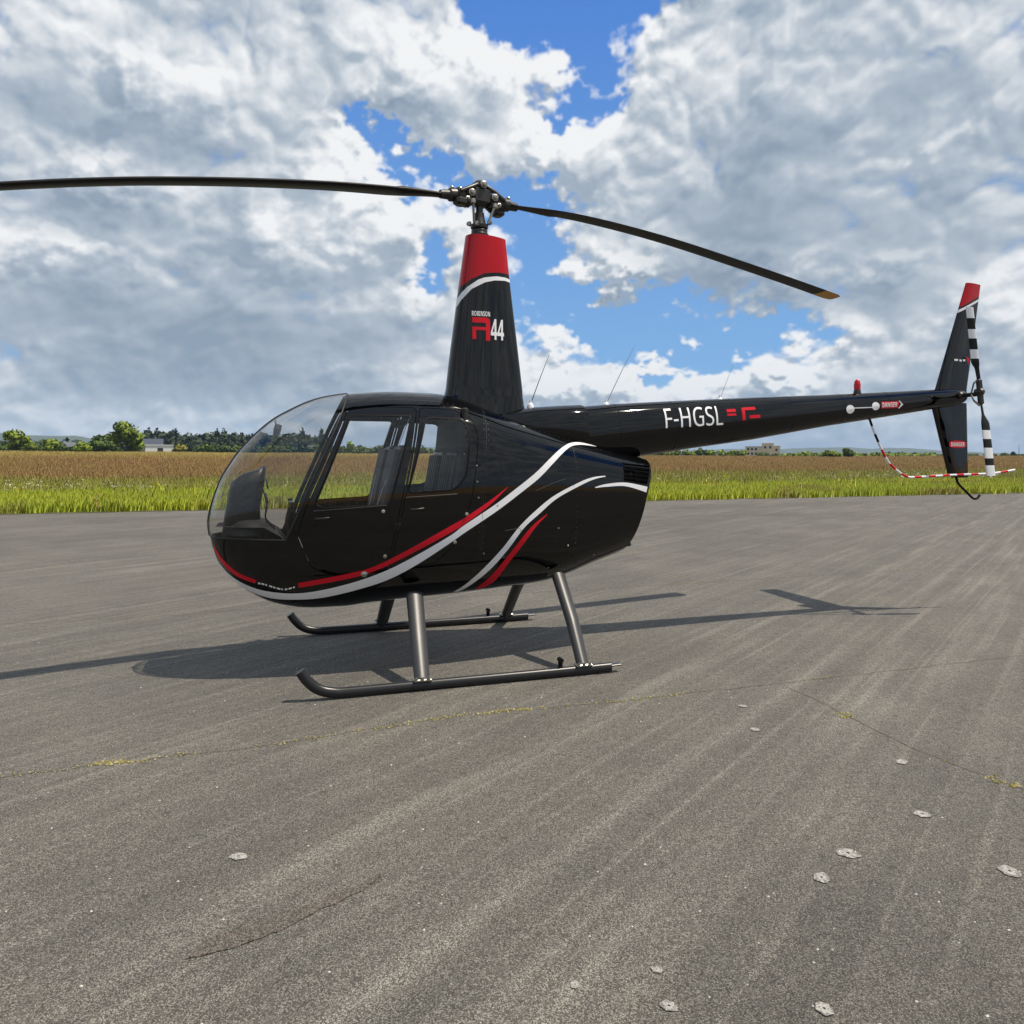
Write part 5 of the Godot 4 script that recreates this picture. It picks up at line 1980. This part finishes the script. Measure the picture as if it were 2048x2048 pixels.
func build_gear() -> void:
	for s in [1.0, -1.0]:
		var st := new_st()
		var path := smooth_path([Vector3(-1.715, 0.235, 1.09 * s), Vector3(-1.66, 0.155, 1.09 * s), Vector3(-1.58, 0.085, 1.09 * s), Vector3(-1.47, 0.050, 1.09 * s), Vector3(-1.3, 0.042, 1.09 * s), Vector3(-0.5, 0.042, 1.09 * s), Vector3(0.3, 0.042, 1.09 * s), Vector3(0.87, 0.046, 1.09 * s)], 60)
		tube(st, path, 0.034, 18, 1.2)
		var skid := part("skid", st, M.skid, heli)
		# flattened heel, wear shoes, ground-handling lug
		st = new_st()
		cbox(st, Vector3(0.90, 0.062, 1.09 * s), Vector3(0.13, 0.016, 0.060), Basis(Vector3(0, 0, 1), 0.03), 0.005)
		part("heel_plate", st, M.skid, skid)
		for x: float in [-1.2, -0.2, 0.6]:
			st = new_st()
			cbox(st, Vector3(x, 0.006, 1.09 * s), Vector3(0.30, 0.010, 0.04), Basis(), 0.003)
			part("wear_shoe", st, M.dark_steel, skid)
		st = new_st()
		cbox(st, Vector3(0.405, 0.105, 1.09 * s), Vector3(0.035, 0.07, 0.03), Basis(), 0.006)
		lathe(st, [[0.0, -0.03], [0.02, -0.03], [0.02, 0.03], [0.0, 0.03]], Vector3(0.405, 0.145, 1.09 * s), Vector3.BACK, 10)
		part("wheel_lug", st, M.rubber, skid)
		for q: Array in [[Vector3(-0.725, 0.66, 0.50 * s), Vector3(-0.755, 0.36, 0.82 * s), Vector3(-0.775, 0.075, 1.088 * s), 0.070], [Vector3(0.650, 0.75, 0.42 * s), Vector3(0.635, 0.40, 0.80 * s), Vector3(0.615, 0.075, 1.088 * s), 0.062]]:
			st = new_st()
			var rings := []
			for i in 13:
				var t := i / 12.0
				var p: Vector3 = q[0].lerp(q[1], t * 2.0) if t < 0.5 else q[1].lerp(q[2], t * 2.0 - 1.0)
				var ax: Vector3 = (q[2] - q[0]).normalized()
				var side := Vector3.RIGHT.cross(ax).normalized()
				var ring := []
				var ch: float = q[3] * lerpf(1.08, 0.90, t)
				for k in 20:
					var a := TAU * k / 20
					ring.append(p + Vector3.RIGHT * cos(a) * ch + side * sin(a) * 0.042 * (1.0 - 0.25 * cos(a)))
				rings.append(ring)
			loft(st, rings)
			var leg := part("strut", st, M.strut, heli)
			st = new_st()
			cbox(st, q[2] + Vector3(0, 0.012, 0), Vector3(0.15, 0.022, 0.085), Basis(), 0.008)
			for k in 3:
				lathe(st, [[0.0, 0.0], [0.012, 0.0], [0.012, 0.018], [0.0, 0.02]], q[2] + Vector3(-0.055 + 0.05 * k, 0.022, 0.045 * s), Vector3.UP, 8)
			part("foot_clamp", st, M.bolt, leg)

# ------------------------------------------------------------------ joints, moss and lichen on the tarmac
func crack_line(called: String, pts: Array, wide: float, moss: Callable, label: String) -> void:
	var path := []
	var n := FastNoiseLite.new()
	n.seed = int(absf(pts[0].x * 100.0))
	n.frequency = 0.9
	for i in pts.size() - 1:
		var k := int(pts[i].distance_to(pts[i + 1]) / 0.05)
		for s in k:
			var p: Vector2 = pts[i].lerp(pts[i + 1], float(s) / k)
			var d: Vector2 = (pts[i + 1] - pts[i]).normalized().orthogonal()
			path.append(p + d * (n.get_noise_1d(p.x * 3.0 + p.y * 2.0) * 0.035 + rng.randf_range(-0.006, 0.006)))
	var o := base(called, Vector3(path[0].x, 0, path[0].y))
	var off := Vector3(path[0].x, 0, path[0].y)
	var st := new_st()
	for i in path.size() - 1:
		var d: Vector2 = (path[i + 1] - path[i]).normalized().orthogonal()
		var w0 := wide * (0.6 + 0.8 * absf(n.get_noise_1d(i * 0.7)))
		var w1 := wide * (0.6 + 0.8 * absf(n.get_noise_1d((i + 1) * 0.7)))
		var a := Vector3(path[i].x, 0.004, path[i].y) - off
		var b := Vector3(path[i + 1].x, 0.004, path[i + 1].y) - off
		var e := Vector3(d.x, 0, d.y)
		put_quad(st, a - e * w0, a + e * w0, b + e * w1, b - e * w1, Vector3.UP)
	part("open_joint", st, M.crack, o)
	st = new_st()
	for i in path.size() - 1:
		var m: float = moss.call(path[i])
		for k in int(m * 9.0 + rng.randf()):
			var p := Vector3(path[i].x + rng.randfn() * 0.03, 0.003, path[i].y + rng.randfn() * 0.017) - off
			var r := rng.randf_range(0.002, 0.007) * (0.8 + m)
			var c := Color(0.30, 0.25, 0.03).lerp(Color(0.40, 0.36, 0.22), rng.randf()) * rng.randf_range(0.6, 1.1)
			st.set_color(c)
			var h := r * rng.randf_range(0.6, 1.6)
			var a0 := rng.randf() * TAU
			for s in 5:
				var a := a0 + TAU * s / 5
				var b := a0 + TAU * (s + 1) / 5
				put_flat(st, p + Vector3(0, h, 0), p + Vector3(cos(a) * r, 0, sin(a) * r), p + Vector3(cos(b) * r, 0, sin(b) * r), Vector3.UP)
	var ms := part("moss", st, M.moss, o)
	ms.set_meta("kind", "stuff")
	tag(o, label, "joint")

func build_marks_on_tarmac() -> void:
	var pat := FastNoiseLite.new()
	pat.seed = 2
	pat.frequency = 0.8
	var m1 := func(p: Vector2) -> float: return clampf(0.36 + 0.75 * pat.get_noise_2d(p.x * 1.6, p.y) + (0.9 if absf(p.x + 2.88) < 0.10 else 0.0) + (0.35 if absf(p.x + 0.2) < 0.3 else 0.0) - 0.25 * clampf(p.x - 0.6, 0.0, 1.0), 0.0, 1.3)
	crack_line("tarmac_joint", v2s([-9.0, 2.02, -3.441, 1.945, -1.97, 1.915, -0.699, 1.765, 0.516, 1.815, 2.74, 1.812, 4.573, 1.79, 12.0, 1.75]), 0.004, m1, "mossy yellow joint running across the tarmac just in front of the skids")
	var m2 := func(p: Vector2) -> float: return clampf(0.05 + 0.6 * pat.get_noise_2d(p.x, p.y * 1.6) + (1.0 if absf(p.y - 2.60) < 0.06 or absf(p.y - 3.82) < 0.10 else 0.0), 0.0, 1.3)
	crack_line("tarmac_joint", v2s([2.05, 1.9, 2.019, 2.594, 1.98, 2.958, 1.973, 3.232, 2.004, 3.631, 2.069, 3.916, 2.1, 7.0]), 0.004, m2, "short mossy joint running towards the camera at the right")
	var m3 := func(p: Vector2) -> float: return clampf(0.16 + 0.7 * pat.get_noise_2d(p.x * 1.3, p.y), 0.0, 0.9)
	crack_line("tarmac_joint", v2s([-14.0, -2.55, -4.745, -2.66, -3.127, -2.60, -2.201, -2.68, 2.0, -2.7, 12.0, -2.75]), 0.006, m3, "faint mossy joint behind the helicopter's nose")
	# pale lichen patches
	var spots := [[0.633, 4.173, 0.060, 0.040, "largest pale lichen patch, right of centre in the foreground"], [0.371, 4.305, 0.045, 0.035, "second pale lichen patch, just left of the largest one"], [1.286, 3.973, 0.050, 0.032, "pale lichen patch behind and right of the largest one"], [1.212, 4.525, 0.055, 0.04, "pale lichen patch at the photo's right edge"], [1.727, 3.401, 0.045, 0.03, "small pale lichen patch left of the short mossy joint"], [1.211, 2.655, 0.04, 0.03, "faint lichen patch in the middle distance right of the skids"], [1.420, 2.215, 0.035, 0.03, "farthest small lichen spot right of the skids"], [-2.091, 3.315, 0.045, 0.03, "lone pale lichen spot left of centre in the foreground"], [-0.934, 4.602, 0.022, 0.016, "tiny pale lichen spot low in the photo's centre"], [-0.671, 4.797, 0.030, 0.026, "pale lichen spot lowest in the photo's centre"], [-0.178, 4.971, 0.036, 0.026, "pale lichen spot at the photo's bottom right of centre"], [-0.62, 4.62, 0.02, 0.02, "tiny lichen spot right of the tiny central one"]]
	for s: Array in spots:
		var st := new_st()
		var n := 30
		var rings := []
		var tints := []
		for rg in 6:
			var row := []
			var tint := []
			for k in n:
				var a := TAU * k / n
				var r := (0.88 + 0.12 * sin(a * 2.0 + s[0] * 9.0) + 0.06 * sin(a * 5.0 + s[1] * 7.0)) * (1.0 - rg / 6.0) + rng.randf_range(-0.05, 0.05)
				row.append(Vector3(cos(a) * s[2] * r, 0.0002 * rg + 0.0006, sin(a) * s[3] * 1.25 * r))
				var pale := rng.randf() < 0.25 + 0.13 * rg
				var v := rng.randf_range(0.26, 0.42) if pale else rng.randf_range(0.11, 0.20)
				tint.append(Color(v * 1.03, v, v * 0.93))
			rings.append(row)
			tints.append(tint)
		for rg in 5:
			for k in n:
				var j := (k + 1) % n
				for t: Array in [[rg, k, rg, j, rg + 1, j], [rg, k, rg + 1, j, rg + 1, k]]:
					st.set_color(tints[t[4]][t[5]])
					put_tri(st, rings[t[0]][t[1]], rings[t[2]][t[3]], rings[t[4]][t[5]], Vector3.UP, Vector3.UP, Vector3.UP)
		var o := part("lichen_patch", st, M.moss, self)
		o.position = Vector3(s[0], 0.004, s[1])
		tag(o, s[4], "lichen", "lichen patches on the tarmac")
	# little pale stones scattered over the surface
	var st := new_st()
	for i in 420:
		var d := 2.6 * pow(10.0, rng.randf())
		var a := rng.randf_range(-0.30, 0.95)
		var p := Vector3(-1.984 + sin(a) * d, 0.001, 7.106 - cos(a) * d)
		var r := rng.randf_range(0.003, 0.008)
		var c := rng.randf_range(0.30, 0.62)
		st.set_color(Color(c, c * 0.97, c * 0.92))
		var a0 := rng.randf() * TAU
		for s in 5:
			var u := a0 + TAU * s / 5
			var v := a0 + TAU * (s + 1) / 5
			put_flat(st, p + Vector3(0, r * 0.8, 0), p + Vector3(cos(u) * r, 0, sin(u) * r * 0.8), p + Vector3(cos(v) * r, 0, sin(v) * r * 0.8), Vector3.UP)
	var g := part("grit", st, M.moss, self)
	tag(g, "pale grit scattered over the tarmac", "grit", "", "stuff")
	# shallow brown rut
	st = new_st()
	var ol := v2s([-2.26, 4.02, -2.16, 3.92, -2.05, 3.86, -1.9, 3.83, -1.76, 3.785, -1.6, 3.73, -1.47, 3.665, -1.50, 3.72, -1.62, 3.80, -1.78, 3.88, -1.95, 3.97, -2.12, 4.02])
	var mid := Vector2(-1.85, 3.87)
	var ragged := []
	for k in ol.size():
		for t in 6:
			ragged.append((ol[k] as Vector2).lerp(ol[(k + 1) % ol.size()], t / 6.0) + Vector2(rng.randfn(), rng.randfn()) * 0.004)
	ol = ragged
	var ix := Geometry2D.triangulate_polygon(PackedVector2Array(ol))
	for k in range(0, ix.size(), 3):
		var tri := []
		for c in 3:
			var a: Vector2 = ol[ix[k + c]] - mid
			tri.append(Vector3(a.x, 0, a.y))
		put_flat(st, tri[0], tri[1], tri[2], Vector3.UP)
	var rut := part("brown_stain", st, M.rut, self)
	rut.position = Vector3(mid.x, 0.004, mid.y)
	tag(rut, "thin brown stained scrape in the tarmac at lower left", "stain")
